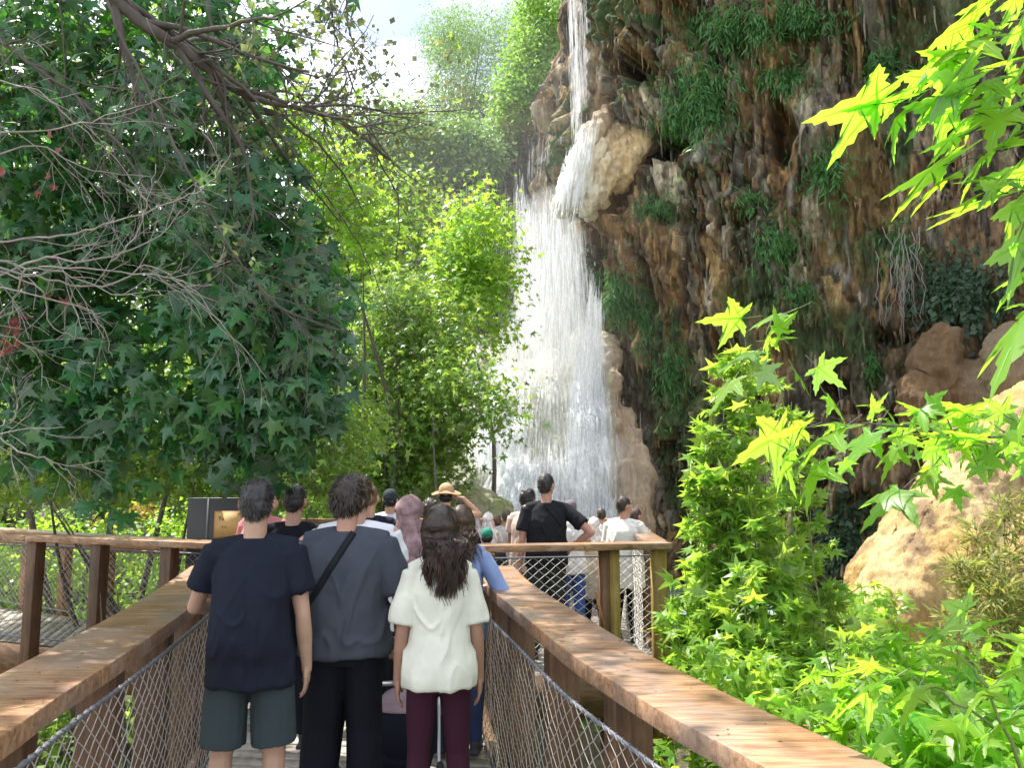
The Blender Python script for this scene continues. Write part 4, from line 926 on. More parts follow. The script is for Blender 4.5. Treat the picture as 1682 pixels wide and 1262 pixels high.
HB3 = [((1300, 512), (1222, 532)), ((1240, 522), (1135, 524)), ((1250, 562), (1312, 546)), ((1255, 572), (1168, 602)), ((1215, 610), (1158, 685)), ((1330, 592), (1392, 642)), ((1300, 600), (1340, 660)), ((1240, 600), (1290, 640)), ((1270, 540), (1240, 590)), ((1350, 640), (1400, 700)), ((1290, 560), (1260, 500))]
HB4 = [((1570, 1040), (1675, 1010)), ((1600, 1010), (1540, 985)), ((1480, 1110), (1340, 1172)), ((1520, 1110), (1470, 1200)), ((1600, 1090), (1520, 1060)), ((1640, 1120), (1560, 1180)), ((1690, 1090), (1620, 1130)), ((1450, 1110), (1400, 1070)), ((1560, 1120), (1600, 1200)), ((1670, 1170), (1610, 1220))]
view0 = np.array([0, 0, CAMZ])
def handleaves(lst, Y, parent, nm, mb):
    P_, D_, N_, S_ = [], [], [], []
    for (b, t) in lst:
        y0 = Y + rng.uniform(-.12, .12); p = A3(b[0], b[1], y0); q = A3(t[0], t[1], y0 - rng.uniform(-.02, .10))
        d = q - p; L = np.linalg.norm(d); d /= L; vw = norm(view0 - p); w = np.cross(d, vw); w /= np.linalg.norm(w); f = np.cross(w, d)
        nrm = np.array(SUN_DIR) + rng.normal(size=3) * .38 + np.array([0, -.15, 0])
        P_.append(p + d * L * .22); D_.append(d); N_.append(nrm); S_.append(L * .74)
        mb.tube(np.array([p - d * L * .12 + np.array([0, 0, .008]), p + d * L * .1, p + d * L * .26]), [.0022, .0018, .0014], 5, cap=False)
    rel(leafmesh('leaves', np.array(P_), np.array(D_), np.array(N_), np.array(S_), T_PLANE_HI, tints(len(P_), .12, .1), L_plane_lit), parent)
for _ in range(13):
    bu, bv = rng.uniform(1500, 1720), rng.uniform(0, 330)
    if bu < 1500 + abs(bv - 150) * .5: continue
    a = rng.uniform(2.4, 4.0); Lp = rng.uniform(60, 120); HB1.append(((bu, bv), (bu + Lp * math.cos(a), bv - Lp * math.sin(a) * .6)))
mb = MB(); handleaves(HB1, 2.15, hb, 'a', mb)
for pts in ([(1760, 90, 2.2), (1640, 110, 2.12), (1560, 150, 2.1), (1500, 168, 2.1)], [(1780, 200, 2.3), (1660, 240, 2.15), (1590, 262, 2.1)], [(1780, 330, 2.2), (1660, 322, 2.1)], [(1780, 20, 2.2), (1620, 40, 2.1)], [(1790, 430, 2.2), (1700, 440, 2.1)]):
    polybranch(mb, pts, .006, .002, 3, .12, 0)
rel(mb.build('branch', M_bark, smooth=True), hb)
hb2 = empty('low_branch', A3(1760, 740, 2.5)); tag(hb2, 'plane branch with wide lobed leaves crossing in front of the cliff foot at the right', 'branch')
mb = MB(); handleaves(HB2, 2.4, hb2, 'b', mb)
P = A3(1600, 730, 2.6) + rng.normal(size=(75, 3)) * np.array([.20, .15, .06]); P[:, 0] += .02
D = rng.normal(size=(75, 3)); D[:, 2] -= .5; N = rng.normal(size=(75, 3)) * .5; N[:, 2] += .9
rel(leafmesh('leaves', P, D, N, rng.uniform(.06, .11, 75), T_PLANE_HI, tints(75), L_plane_lit), hb2)
polybranch(mb, [(1780, 720, 2.6), (1600, 715, 2.45), (1480, 700, 2.4), (1320, 700, 2.35)], .006, .002, 6, .2, 0); rel(mb.build('branch', M_bark, smooth=True), hb2)
hb3 = empty('sapling_shoot', A3(1420, 1300, 4.2)); tag(hb3, 'slim plane shoot with a few large leaves that stand above the tall shrub', 'sapling')
mb = MB(); handleaves(HB3, 3.4, hb3, 'c', mb)
polybranch(mb, [(1420, 1300, 4.2), (1360, 1080, 4.0), (1330, 880, 3.7), (1295, 700, 3.4), (1262, 560, 3.4), (1275, 510, 3.4)], .0045, .002, 5, .2, 0); rel(mb.build('stem', M_greenstem, smooth=True), hb3)
hb4 = empty('corner_sprig', A3(1640, 1250, 2.2)); tag(hb4, 'plane sprig with one large bright leaf standing over the corner sapling', 'sapling')
mb = MB(); handleaves(HB4, 2.2, hb4, 'd', mb)
polybranch(mb, [(1700, 1330, 2.3), (1620, 1130, 2.25), (1560, 1060, 2.2)], .006, .002, 4, .15, 0); polybranch(mb, [(1640, 1200, 2.3), (1500, 1110, 2.25)], .005, .002, 2, .1, 0); rel(mb.build('stem', M_greenstem, smooth=True), hb4)

# ---- plants clinging to the cliff
def tuft(name, u, v, ru, rv, n, L, label, group, m=None, tpl=T_NARROW, droopy=1.0):
    P_, D_, N_ = [], [], []
    root = None
    n = int(n * 2.3)
    for _ in range(n * 3):
        if len(P_) >= n: break
        r = abs(rng.normal()) * .55 * (1 + .5 * math.sin(u + 5 * len(P_) / n)); a = rng.uniform(0, 2 * np.pi)
        h, nn2 = hit(u + ru * r * math.cos(a), v + rv * r * math.sin(a))
        if h is None: continue
        nn2 = np.array(nn2); nn2 = nn2 if nn2[1] < 0 else -nn2
        if root is None: root = np.array(h)
        if abs(h.y - root[1]) > 1.6: continue
        P_.append(np.array(h) + nn2 * rng.uniform(.0, .16)); D_.append(nn2 * .5 + rng.normal(size=3) * .45 + np.array([0, 0, -droopy])); N_.append(nn2 + rng.normal(size=3) * .5 + np.array([0, 0, .4]))
    if not P_: return
    e = empty(name, tuple(root)); tag(e, label, 'plant', group)
    n = len(P_); rel(leafmesh('foliage', np.array(P_), np.array(D_), np.array(N_), L * .70 * rng.uniform(.5, 1.3, n), tpl, tints(n, .3), m or L_fern), e)
ferns = [(1148, 160, 60, 90, 1500, .30, 'thick bright fern curtain hanging right of the tufa nose'), (1110, 205, 40, 45, 600, .28, 'fern curtain tip trailing below the tufa nose'), (1200, 45, 90, 45, 1400, .28, 'fern mat high on the cliff under the top of the picture'),
         (1310, 30, 90, 35, 1200, .28, 'mossy fern mat at the top centre of the cliff'), (1290, 130, 60, 35, 700, .25, 'fern patch in the upper middle of the cliff'), (1275, 400, 40, 45, 700, .25, 'green tuft in the hollow at the middle of the cliff'),
         (1355, 280, 40, 50, 700, .25, 'green tuft beside the dark cave high on the cliff'), (1010, 490, 34, 45, 900, .30, 'bluish green bush on the corner beside the strong jet of water'), (1480, 410, 35, 40, 500, .22, 'green tuft with hanging roots below it'),
         (1575, 480, 75, 60, 1500, .20, 'blue green creeper on the upper right of the cliff above the rust rock'), (1100, 610, 30, 55, 700, .25, 'dark green moss strip on the pillar right of the falls'), (1385, 890, 45, 90, 1500, .22, 'deep green creeper behind the tall shrub at the cliff foot'),
         (1080, 340, 40, 25, 400, .22, 'low fern fringe under the tufa nose'), (1430, 600, 20, 40, 250, .2, 'narrow green tuft low on the cliff'), (1310, 480, 40, 30, 350, .2, 'small green tuft in the lower middle of the cliff'), (1230, 330, 40, 25, 300, .22, 'faint moss tuft left of the dark cave'),
         (1440, 100, 60, 40, 500, .22, 'dark fern patch behind the upper lit leaves'), (1060, 520, 22, 60, 400, .22, 'green strip of moss next to the corner bush')]
for (u, v, ru, rv, n, L, lab) in ferns:
    tuft('hanging_fern' if 'creeper' not in lab else 'creeper', u, v, ru, rv, n, L, lab, 'plants clinging to the cliff', tpl=T_NARROW if 'creeper' not in lab else T_SMALL, m=None if 'creeper' not in lab else leafmat('creeper leaf', (0.07, 0.13, 0.075), (0.10, 0.18, 0.08)))
h, _ = hit(1475, 470)
if h is not None:
    mb = MB(); h = np.array(h)
    for _ in range(26):
        x0 = h[0] + rng.normal() * .22; P = [np.array([x0, h[1] - .35 + rng.normal() * .06, h[2] + rng.uniform(.3, 1.1)])]
        for q in range(9): P.append(P[-1] + np.array([rng.normal() * .05, rng.normal() * .02, -rng.uniform(.08, .22)]))
        mb.tube(np.array(P), np.linspace(.009, .004, 10), 5, cap=False)
    o_ = mb.build('hanging_roots', M_twig, smooth=True); tag(o_, 'pale bare roots hanging down the right side of the cliff', 'roots')
# ------------------------------------------------------------------ boardwalk
M_cap = woodmat('weathered cap board with highlights', (0.19, 0.09, 0.042), (0.45, 0.27, 0.15), 0.40, (0.35, 2.6, 2), 2.2, grey=0.35)  # weathered wood; its grey patches put highlights into the colour
M_beam = woodmat('orange stained beam', (0.22, 0.09, 0.03), (0.42, 0.20, 0.07), 0.5, (1, 1, 1), 1.5)
M_post = woodmat('brown post', (0.09, 0.045, 0.024), (0.17, 0.09, 0.045), 0.55, (3, 3, .4), 1.5)
M_post2 = woodmat('olive yellow post', (0.24, 0.16, 0.04), (0.36, 0.25, 0.07), 0.55, (3, 3, .4), 1.5)
M_deck = woodmat('grey deck boards', (0.26, 0.23, 0.20), (0.46, 0.42, 0.37), 0.75, (1, 1, 1), 2.0)
M_fascia = woodmat('brown fascia', (0.13, 0.07, 0.035), (0.26, 0.15, 0.08), 0.6, (.5, 3, 3), 1.5)
M_net = simple('steel wire net', (0.50, 0.48, 0.45), 0.4, metallic=0.15)
M_screw = simple('screw head', (0.12, 0.11, 0.10), 0.35, metallic=.8)
M_cable = simple('braided cable', (0.20, 0.21, 0.24), 0.45, metallic=0.4)
Li = [(-1.36, 1.2), (-1.42, 2.0), (-1.47, 2.35), (-1.54, 2.75), (-1.59, 3.13), (-1.70, 3.83), (-1.92, 5.0), (-2.28, 6.5)]
Ri = [(0.95, 0.9), (0.77, 1.6), (0.66, 2.05), (0.49, 2.5), (0.36, 2.92), (0.235, 3.37), (0.07, 4.15), (-0.10, 4.95), (-0.20, 5.55), (-0.30, 6.4)]
def smooth_path(P, n=10): return catmull([(p[0], p[1], 0) for p in P], n)[:, :2]
def offset(P, d):
    T = np.gradient(P, axis=0); T /= np.linalg.norm(T, axis=1, keepdims=True); Nn = np.stack([-T[:, 1], T[:, 0]], -1)   # left of travel
    return P + Nn * d
def arclen(P): return np.concatenate([[0], np.cumsum(np.linalg.norm(np.diff(P, axis=0), axis=1))])
def strip_mesh(P, o0, o1, z0, z1, col=(1, 1, 1)):
    """solid board along path between two side offsets and two heights"""
    A, Bb = offset(P, o0), offset(P, o1); k = len(P)
    V = np.vstack([np.column_stack([q, np.full(k, z)]) for q, z in ((A, z0), (Bb, z0), (Bb, z1), (A, z1))])
    F = []
    for i in range(k - 1):
        for a, b in ((0, 1), (1, 2), (2, 3), (3, 0)): F.append([a * k + i, a * k + i + 1, b * k + i + 1, b * k + i])
    F.append([0, k, 2 * k, 3 * k]); F.append([k - 1, 4 * k - 1, 3 * k - 1, 2 * k - 1])
    return V, np.array(F), col
def at_s(P, s):
    L = arclen(P); return np.array([np.interp(s, L, P[:, 0]), np.interp(s, L, P[:, 1])])
def sub_path(P, s0, s1, n=12):
    return np.array([at_s(P, s) for s in np.linspace(s0, s1, n)])
def net(P, z0, z1, parent, cw=0.10, ch=0.075, r=0.0022, sides=3, name='net'):
    """diamond wire net along path P (xy)"""
    L = arclen(P)[-1]; mb = MB(); nu = int(L / (cw / 2)); nv = int((z1 - z0) / (ch / 2))
    node = lambda i, j: np.array([*at_s(P, min(L, max(0, i * cw / 2))), z0 + (z1 - z0) * j / nv])
    nodes = np.array([[node(i, j) for j in range(nv + 1)] for i in range(nu + 1)])
    nodes += rng.normal(size=nodes.shape) * 0.0025
    for sgn in (1, -1):
        for st in range(-nv, nu + nv + 1, 2):
            pts = []
            for j in range(nv + 1):
                i = st + sgn * j
                if 0 <= i <= nu: pts.append(nodes[i, j])
            if len(pts) > 1: mb.tube(np.array(pts), r, sides, cap=False)
    return mb.build(name, M_net, parent, smooth=True)
def cable(P, z, r, parent, wrap=True, name='cable'):
    L = arclen(P)[-1]; mb = MB(); Q = np.column_stack([P, np.full(len(P), z)]); mb.tube(Q, r, 8)
    if wrap:
        n = int(L / 0.012); s = np.linspace(0, L, n); a = s / 0.055 * 2 * np.pi
        base = np.array([at_s(P, q) for q in s]); T = np.gradient(base, axis=0); T /= np.linalg.norm(T, axis=1, keepdims=True); Nn = np.stack([-T[:, 1], T[:, 0]], -1)
        W = np.column_stack([base + Nn * (np.cos(a) * r * 1.35)[:, None], z + np.sin(a) * r * 1.35]); mb.tube(W, r * .35, 5, cap=False)
    return mb.build(name, M_cable, parent, smooth=True)
def brd(i): return tuple(np.array([1, 1, 1]) * random.uniform(0.82, 1.15))
def railing(label, path, side, ztop, zdeck, posts, capw=0.30, netz=0.06, plank=1.9, post_size=(0.16, 0.12), group=None, pmat=None, netdrop=0.10, beam=True, wrap=True, r=0.0022, post_bot=-0.45, postoff=0.10, joints=None, netside=-0.03, capt=.055):
    """side: +1 when outside is to the left of travel"""
    P = smooth_path(path) if len(path) > 2 else np.array([np.array(path[0]) + (np.array(path[1]) - np.array(path[0])) * t for t in np.linspace(0, 1, 30)])
    L = arclen(P)[-1]
    e = empty('railing', (*P[0], zdeck)); tag(e, label, 'railing', group)
    s = 0; i = 0
    while s < L - 0.05:
        s1 = min(L, s + plank); sp = sub_path(P, s + 0.002, s1 - 0.002)
        V, F, c = strip_mesh(sp, 0, side * capw, ztop - capt, ztop, brd(i)); rel(link('cap_board', npmesh('cap_board', V, F, np.tile([c], (len(V), 1))), M_cap, smooth=False), e)
        bv = e.children[-1].modifiers.new('bevel', 'BEVEL'); bv.width = 0.004; bv.segments = 2; bv.limit_method = 'ANGLE'
        s = s1; i += 1
    smb = MB(); sq = 0.2
    while sq < L - .1:
        for fr in (.28, .72):
            q = at_s(P, sq); T = at_s(P, min(L, sq + .03)) - at_s(P, max(0, sq - .03)); T /= np.linalg.norm(T); q = q + np.array([-T[1], T[0]]) * side * capw * fr; smb.sphere((q[0], q[1], ztop), (.0055, .0055, .0018), 8, 5)
        sq += .43
    rel(smb.build('screws', M_screw, smooth=True), e)
    if beam:
        V, F, c = strip_mesh(P, side * 0.035, side * 0.085, ztop - 0.175, ztop - 0.058); rel(link('beam', npmesh('beam', V, F), M_beam, smooth=False), e)
    for q in posts:
        c = at_s(P, q); T = at_s(P, min(L, q + .05)) - at_s(P, max(0, q - .05)); a = math.atan2(T[1], T[0]); T /= np.linalg.norm(T); Nn = np.array([-T[1], T[0]])
        c = c + Nn * side * (0.09 + post_size[0] / 2)
        mb = MB(); zt = ztop - capt - .003; zb = zdeck + post_bot
        mb.box((c[0], c[1], (zt + zb) / 2), (post_size[1], post_size[0], zt - zb), rz=a, col=brd(0)); o_ = rel(mb.build('post', pmat or M_post), e)
        bv = o_.modifiers.new('bevel', 'BEVEL'); bv.width = 0.005; bv.segments = 2
    NP = offset(P, side * netside)
    if netdrop is not None:
        rel(net(NP, zdeck + netz, ztop - netdrop, None, r=r), e)
        rel(cable(NP, ztop - netdrop, 0.0075, None, wrap), e); rel(cable(NP, zdeck + netz, 0.008, None, wrap), e)
    return e, P
WZ, PZ = 0.0, 0.12
RT, PT = 1.05, 1.20
lr, LP = railing('left railing of the near walkway with a wire net below its warm cap board', Li, 1, RT, WZ, (0.35, 1.55, 2.40, 3.27, 4.2, 5.1), netdrop=0.095, netside=-0.045, post_bot=-0.9, capw=0.35, plank=1.9, beam=False, capt=.072)
rr_, RP = railing('sun flecked right railing of the near walkway, curving to the platform', Ri, -1, RT, WZ, (0.45, 1.40, 2.33, 3.28, 4.25, 5.2), netdrop=0.16, netside=-0.03, post_bot=-0.9, capw=0.31, plank=1.9, beam=False, capt=.068)
# platform railings
pr, _ = railing('short railing with an olive double post in front of the black polo man', [(-0.30, 6.70), (1.36, 6.98)], -1, PT, PZ, (0.06,), capw=0.20, plank=0.90, group=None, netdrop=0.13, wrap=False, r=0.0030, netside=-0.05, beam=False)
pr2, _ = railing('short end railing on the right of the viewing platform', [(1.19, 7.02), (1.36, 10.4)], -1, PT, PZ, (1.6, 3.2), capw=0.20, netdrop=0.13, wrap=False, r=0.003, beam=False)
for (u0, u1, zt) in ((985, 1017, 0), (1071, 1094, 0)):
    Yp = 6.76 if u0 < 1050 else 6.82
    mb = MB(); c = A3((u0 + u1) / 2, 900, Yp); w = (u1 - u0) * Yp / FPX; brn = u0 < 1050
    mb.box((c[0], Yp + 0.04, (PT - 0.058 - 0.5) / 2), (w * (0.52 if brn else 1), 0.12, PT - 0.058 + 0.5)) if not brn else mb.box((c[0] + w * .25, Yp + 0.04, (PT - 0.058 - 0.5) / 2), (w * .5, 0.10, PT - 0.058 + 0.5))
    rel(mb.build('post', M_post2), pr)
    if brn:
        mb = MB(); mb.box((c[0] - w * .26, Yp + 0.045, (PT - 0.058 - 0.5) / 2), (w * .5, 0.12, PT - 0.058 + 0.5)); rel(mb.build('post', M_post), pr)
        mb = MB(); mb.beam((c[0] - .13, Yp - .06, 0.80), (c[0] - 0.02, Yp - .06, 0.36), 0.03, 0.02); rel(mb.build('brace', M_beam), pr)
lp, _ = railing('near railing of the side boardwalk with dark square posts', [(-9.5, 9.6), (-5.35, 8.05), (-2.55, 7.02)], -1, PT, PZ, (1.4, 2.3, 3.2, 4.2, 5.25, 6.07, 6.90), capw=0.24, netdrop=0.13, wrap=False, r=0.0026, plank=2.6, post_size=(0.11, 0.12), netside=-0.03, beam=False)
fp, _ = railing('far railing of the side boardwalk with reddish posts behind its net', [(-3.0, 8.35), (-4.6, 8.95), (-7.0, 10.3), (-11, 12.4)], -1, 1.08, PZ, (0.1, 0.95, 1.9, 2.75, 3.6, 4.8, 6), capw=0.22, netdrop=0.14, wrap=False, r=0.003, plank=2.8, post_size=(0.10, 0.12), pmat=M_beam, netside=.02)
# boundary: far side of the platform
ff, _ = railing('far railing of the viewing platform behind the crowd', [(-3.0, 10.5), (1.36, 10.5)], -1, PT, PZ, (0.4, 1.8, 3.2, 4.4), capw=0.20, netdrop=0.13, wrap=False, r=0.003, beam=False)
# decks
def deck(name, left, right, z, thick=0.05, pitch_=0.14, gap=0.008):
    """boards across a path; left and right are matching polylines"""
    mb = MB(); Ls = arclen(left)[-1]; Rs = arclen(right)[-1]; n = int(max(Ls, Rs) / pitch_)
    for i in range(n):
        t0, t1 = i / n, (i + 1) / n - gap / max(Ls, Rs)
        a, b = at_s(left, t0 * Ls), at_s(left, t1 * Ls); c, d = at_s(right, t1 * Rs), at_s(right, t0 * Rs)
        zz_ = z + random.uniform(-.002, .002)
        V = [[*a, zz_], [*b, zz_], [*c, zz_], [*d, zz_]] + [[*q, z - thick] for q in (a, b, c, d)]
        mb.add(V, np.array([[0, 3, 2, 1], [4, 5, 6, 7], [0, 1, 5, 4], [1, 2, 6, 5], [2, 3, 7, 6], [3, 0, 4, 7]]), brd(0))
    o_ = mb.build(name, M_deck); tag(o_, kind='structure'); return o_
k = 40
lw = sub_path(offset(LP, -0.02), 0, arclen(LP)[-1] - 0.02, k); rw = sub_path(offset(RP, 0.02), 0, arclen(RP)[-1] - 0.02, k)
deck('walkway', lw, rw, WZ)
pl_ = np.array([(-3.0, 6.62), (-3.0, 10.45)]); pr_ = np.array([(1.30, 6.72), (1.40, 10.45)])
deck('platform_deck', pl_, pr_, PZ)
deck('side_boardwalk', np.array([(-3.02, 7.17), (-5.4, 8.08), (-9.5, 9.6)]), np.array([(-3.02, 8.4), (-4.6, 8.98), (-11, 12.4)]), PZ)
mb = MB()
for a, b in (((-3.0, 7.14, -0.04), (-9.5, 9.56, -0.04)), ((-0.2, 6.66, -0.04), (1.30, 6.66, -0.04)), ((1.36, 6.66, -0.04), (1.46, 10.4, -0.04)), ((-3.0, 6.6, -0.04), (-2.3, 6.6, -0.04))):
    mb.beam(a, b, 0.06, 0.34)
for off, Pp, sd in ((0.06, LP, 1), (0.06, RP, -1)):
    V, F, c = strip_mesh(Pp, sd * 0.02, sd * 0.075, -0.30, 0.02); mb.add(V, F)
o_ = mb.build('deck_beams', M_fascia); tag(o_, kind='structure')
mb = MB()
for (x, y) in ((-1.7, 1.5), (-1.9, 4), (0.9, 2), (0.3, 4.5), (-2.6, 7.3), (-5.4, 8.5), (-8, 9.6), (1.3, 7.1), (1.5, 10), (-2.6, 10), (-0.6, 10)):
    mb.box((x, y, -1.6), (0.2, 0.2, 2.9))
o_ = mb.build('deck_supports', M_post); tag(o_, kind='structure')
mb = MB()
for i, (u, v) in enumerate(((24, 1056), (44, 1057))):
    c = A3(u, v, 8.05 - .1); mb.sphere(c, (.012, .012, .012), 8, 6)
# notice board
nb_ = empty('notice_board', (-2.55, 6.95, PZ)); tag(nb_, 'dark grey panel with an orange notice behind the head of the man in navy', 'sign')
Yb = 7.28
p0 = A3(311, 818, Yb); p1 = A3(430, 818, Yb); wB = p1[0] - p0[0]
mb = MB(); mb.box(((p0[0] + p1[0]) / 2, Yb, (p0[2] + 0.3) / 2), (wB, 0.05, p0[2] - 0.3)); o_ = rel(mb.build('panel', simple('charcoal metal', (0.035, 0.040, 0.045), 0.5, 0.15, 3)), nb_); bv = o_.modifiers.new('b', 'BEVEL'); bv.width = .006; bv.segments = 2
mb = MB(); mb.box((p0[0] + 0.19, Yb - .0275, (p0[2] + .5) / 2), (.02, .004, p0[2] - .5)); rel(mb.build('seam', simple('charcoal edge', (0.06, 0.065, 0.07), .5)), nb_)
q0 = A3(352, 840, Yb - .04); q1 = A3(404, 885, Yb - .04)
mb = MB(); mb.box(((q0[0] + q1[0]) / 2, Yb - .03, (q0[2] + q1[2]) / 2), (q1[0] - q0[0], 0.012, q0[2] - q1[2])); pa = rel(mb.build('notice', simple('orange border', (0.45, 0.22, 0.06), .6)), nb_)
mb = MB(); mb.box(((q0[0] + q1[0]) / 2, Yb - .0385, (q0[2] + q1[2]) / 2), (q1[0] - q0[0] - .03, 0.006, q0[2] - q1[2] - .03)); rel(mb.build('notice_face', simple('sandy yellow notice', (0.52, 0.34, 0.13), .6, .12, 10)), nb_)
def textobj(s, size, loc, m, parent, rot=(math.pi / 2, 0, 0), name='lettering'):
    cu = bpy.data.curves.new('t', 'FONT'); cu.body = s; cu.size = size; cu.extrude = .0008
    to = bpy.data.objects.new('t', cu); COL.objects.link(to)
    me = bpy.data.meshes.new_from_object(to.evaluated_get(bpy.context.evaluated_depsgraph_get())); bpy.data.objects.remove(to)
    o2 = link(name, me, m, None, smooth=False); o2.location = loc; o2.rotation_euler = rot; bpy.context.view_layer.update()
    o2.parent = parent; o2.matrix_parent_inverse = Matrix.Translation(-Vector(parent.location)); return o2
M_ink = simple('dark brown ink', (0.10, 0.05, 0.02), .6)
textobj('Te', .05, (q0[0] + .04, Yb - .0425, q0[2] - .085), M_ink, nb_)
textobj('s n', .04, (q0[0] + .075, Yb - .0425, q0[2] - .155), M_ink, nb_)
# small crate like kerb post at the far left
mb = MB()
for a, b in (((-8.9, 11.3, .6), (-8.9, 11.3, 1.36)), ((-9.4, 11.4, .6), (-9.4, 11.4, 1.36)), ((-9.5, 11.35, 1.30), (-8.85, 11.28, 1.30)), ((-9.5, 11.35, .95), (-8.85, 11.28, .95))):
    mb.beam(a, b, 0.10, 0.10, up=(0, 1, 0))
cb_ = mb.build('timber_frame', M_deck); tag(cb_, 'short weathered timber frame beyond the side boardwalk at the left edge', 'frame')
# leaf litter and bird lime on the cap boards
lp_, ld_, ln_ = [], [], []
for P_, sd_, L_ in ((LP, 1, arclen(LP)[-1]), (RP, -1, arclen(RP)[-1])):
    for _ in range(34):
        q = rng.uniform(0, L_); c = at_s(P_, q); T = at_s(P_, min(L_, q + .03)) - at_s(P_, max(0, q - .03)); T /= np.linalg.norm(T)
        c = c + np.array([-T[1], T[0]]) * sd_ * rng.uniform(.02, .32); lp_.append([c[0], c[1], RT + .003]); a = rng.uniform(0, 6.3); ld_.append([math.cos(a), math.sin(a), 0.02]); ln_.append([rng.normal() * .1, rng.normal() * .1, 1])
o_ = leafmesh('leaf_litter', np.array(lp_), np.array(ld_), np.array(ln_), rng.uniform(.008, .026, len(lp_)), T_TRI, tints(len(lp_), .5), leafmat('withered brown leaf', (0.26, 0.15, 0.08), (0.26, 0.14, 0.07), tw=0.3)); tag(o_, kind='stuff')
# ------------------------------------------------------------------ people
def skin(c): return simple('skin %02d%02d%02d' % tuple(int(99 * x) for x in c), c, 0.5, 0.10, 12, 0.08, 90, sss=0.12)
def cloth(name, c, rough=0.85): return simple('cloth ' + name, c, rough, 0.10, 6, 0.25, 240, spec=0.2)
def hairmat(name, c, c2=None):
    if name in MATS: return MATS[name]
    m, n, l = mat(name)
    o = n.new('ShaderNodeOutputMaterial'); b = n.new('ShaderNodeBsdfPrincipled'); a = n.new('ShaderNodeAttribute'); a.attribute_name = 'col'
    x = n.new('ShaderNodeMixRGB'); x.blend_type = 'MULTIPLY'; x.inputs['Fac'].default_value = 1; x.inputs['Color1'].default_value = (*c, 1)
    l.new(a.outputs['Color'], x.inputs['Color2']); l.new(x.outputs[0], b.inputs['Base Color'])
    b.inputs['Roughness'].default_value = 0.42; b.inputs['Specular IOR Level'].default_value = 0.5
    l.new(b.outputs[0], o.inputs[0]); MATS[name] = m
    return m
def hand(mb, w, d, pn, s, curl=0.5, side=1, r=0.0088):
    """w wrist, d direction of the hand, pn palm normal; four unequal bent fingers and a thumb"""
    w = np.array(w, float); d = norm(np.array(d, float)); pn = np.array(pn, float); pn = norm(pn - pn.dot(d) * d); x = np.cross(d, pn) * side
    Mx = np.column_stack([x, d, pn])
    mb.sphere(w + d * 0.048 * s, (0.040 * s, 0.054 * s, 0.017 * s), 12, 8, M=Mx)
    mb.tube(np.array([w - d * .02, w + d * .03 * s]), [.027 * s, .026 * s], 8)
    for i, (off, L) in enumerate(((0.030, .072), (0.010, .080), (-0.011, .074), (-0.031, .058))):
        p = w + d * (0.088 - abs(i - 1.3) * .004) * s + x * off * s; P = [p - d * .03 * s, p]; dd = d.copy()
        for k_, f in enumerate((.45, .32, .23)):
            a = curl * (0.5 + 0.25 * k_) ; dd = norm(dd * math.cos(a) + pn * math.sin(a)); P.append(P[-1] + dd * L * f * s)
        mb.tube(np.array(P), np.array([1.05, 1.05, .98, .9, .78]) * r * s, 7)
    t0 = w + d * .022 * s + x * .030 * s; td = norm(d * .75 + x * .62 + pn * .25); P = [t0 - td * .01, t0 + td * .035 * s]
    td = norm(d * .95 + x * .2 + pn * .35); P += [P[-1] + td * .03 * s]; P += [P[-1] + norm(td + pn * .3) * .022 * s]
    mb.tube(np.array(P), np.array([1.5, 1.25, 1.1, .9]) * r * s, 7)
ARMS = {  # elbow, wrist relative to the shoulder joint for a right arm (x outwards), plus hand direction, palm normal, curl
    'down': ((.055, -.02, -.29), (.075, .03, -.54), (.02, .06, -1), (-1, .1, 0), .45),
    'rail': ((.10, .07, -.26), (.02, .33, -.30), (-.3, 1, -.1), (0, 0, -1), .5),
    'hold': ((.04, .05, -.28), (-.02, .27, -.42), (-.2, .9, -.4), (-.3, 0, -1), 1.1),
    'hip': ((.24, -.10, -.21), (.05, .03, -.36), (-.8, .3, -.4), (0, 1, -.2), .6),
    'phone': ((.07, .20, -.16), (-.06, .36, .10), (-.3, .3, .9), (-.4, .9, .1), .9),
    'brow': ((.20, .16, .02), (.02, .16, .20), (-.9, .1, .2), (0, -.2, -1), .25),
    'cross': ((.05, .04, -.28), (-.20, .22, -.22), (-1, .1, .1), (0, -1, 0), .5),
    'push': ((.085, -.03, -.28), (.075, .11, -.50), (-.05, .5, -.9), (-.8, 0, -.3), 1.0),
}
def torso_prof(w, belly, fem):
    if fem: return [(.80, .150 * w, .115), (.90, .172 * w, .125), (.99, .158 * w, .110 + belly), (1.09, .135 * w, .100 + belly), (1.20, .142 * w, .110), (1.30, .158 * w, .112), (1.38, .150 * w, .086), (1.415, .095 * w, .066), (1.46, .052, .054)]
    return [(.80, .145 * w, .112), (.90, .165 * w, .122), (.99, .158 * w, .116 + belly), (1.09, .156 * w, .114 + belly), (1.21, .170 * w, .120 + belly * .6), (1.32, .182 * w, .118), (1.39, .168 * w, .090), (1.43, .10 * w, .068), (1.47, .060, .058)]
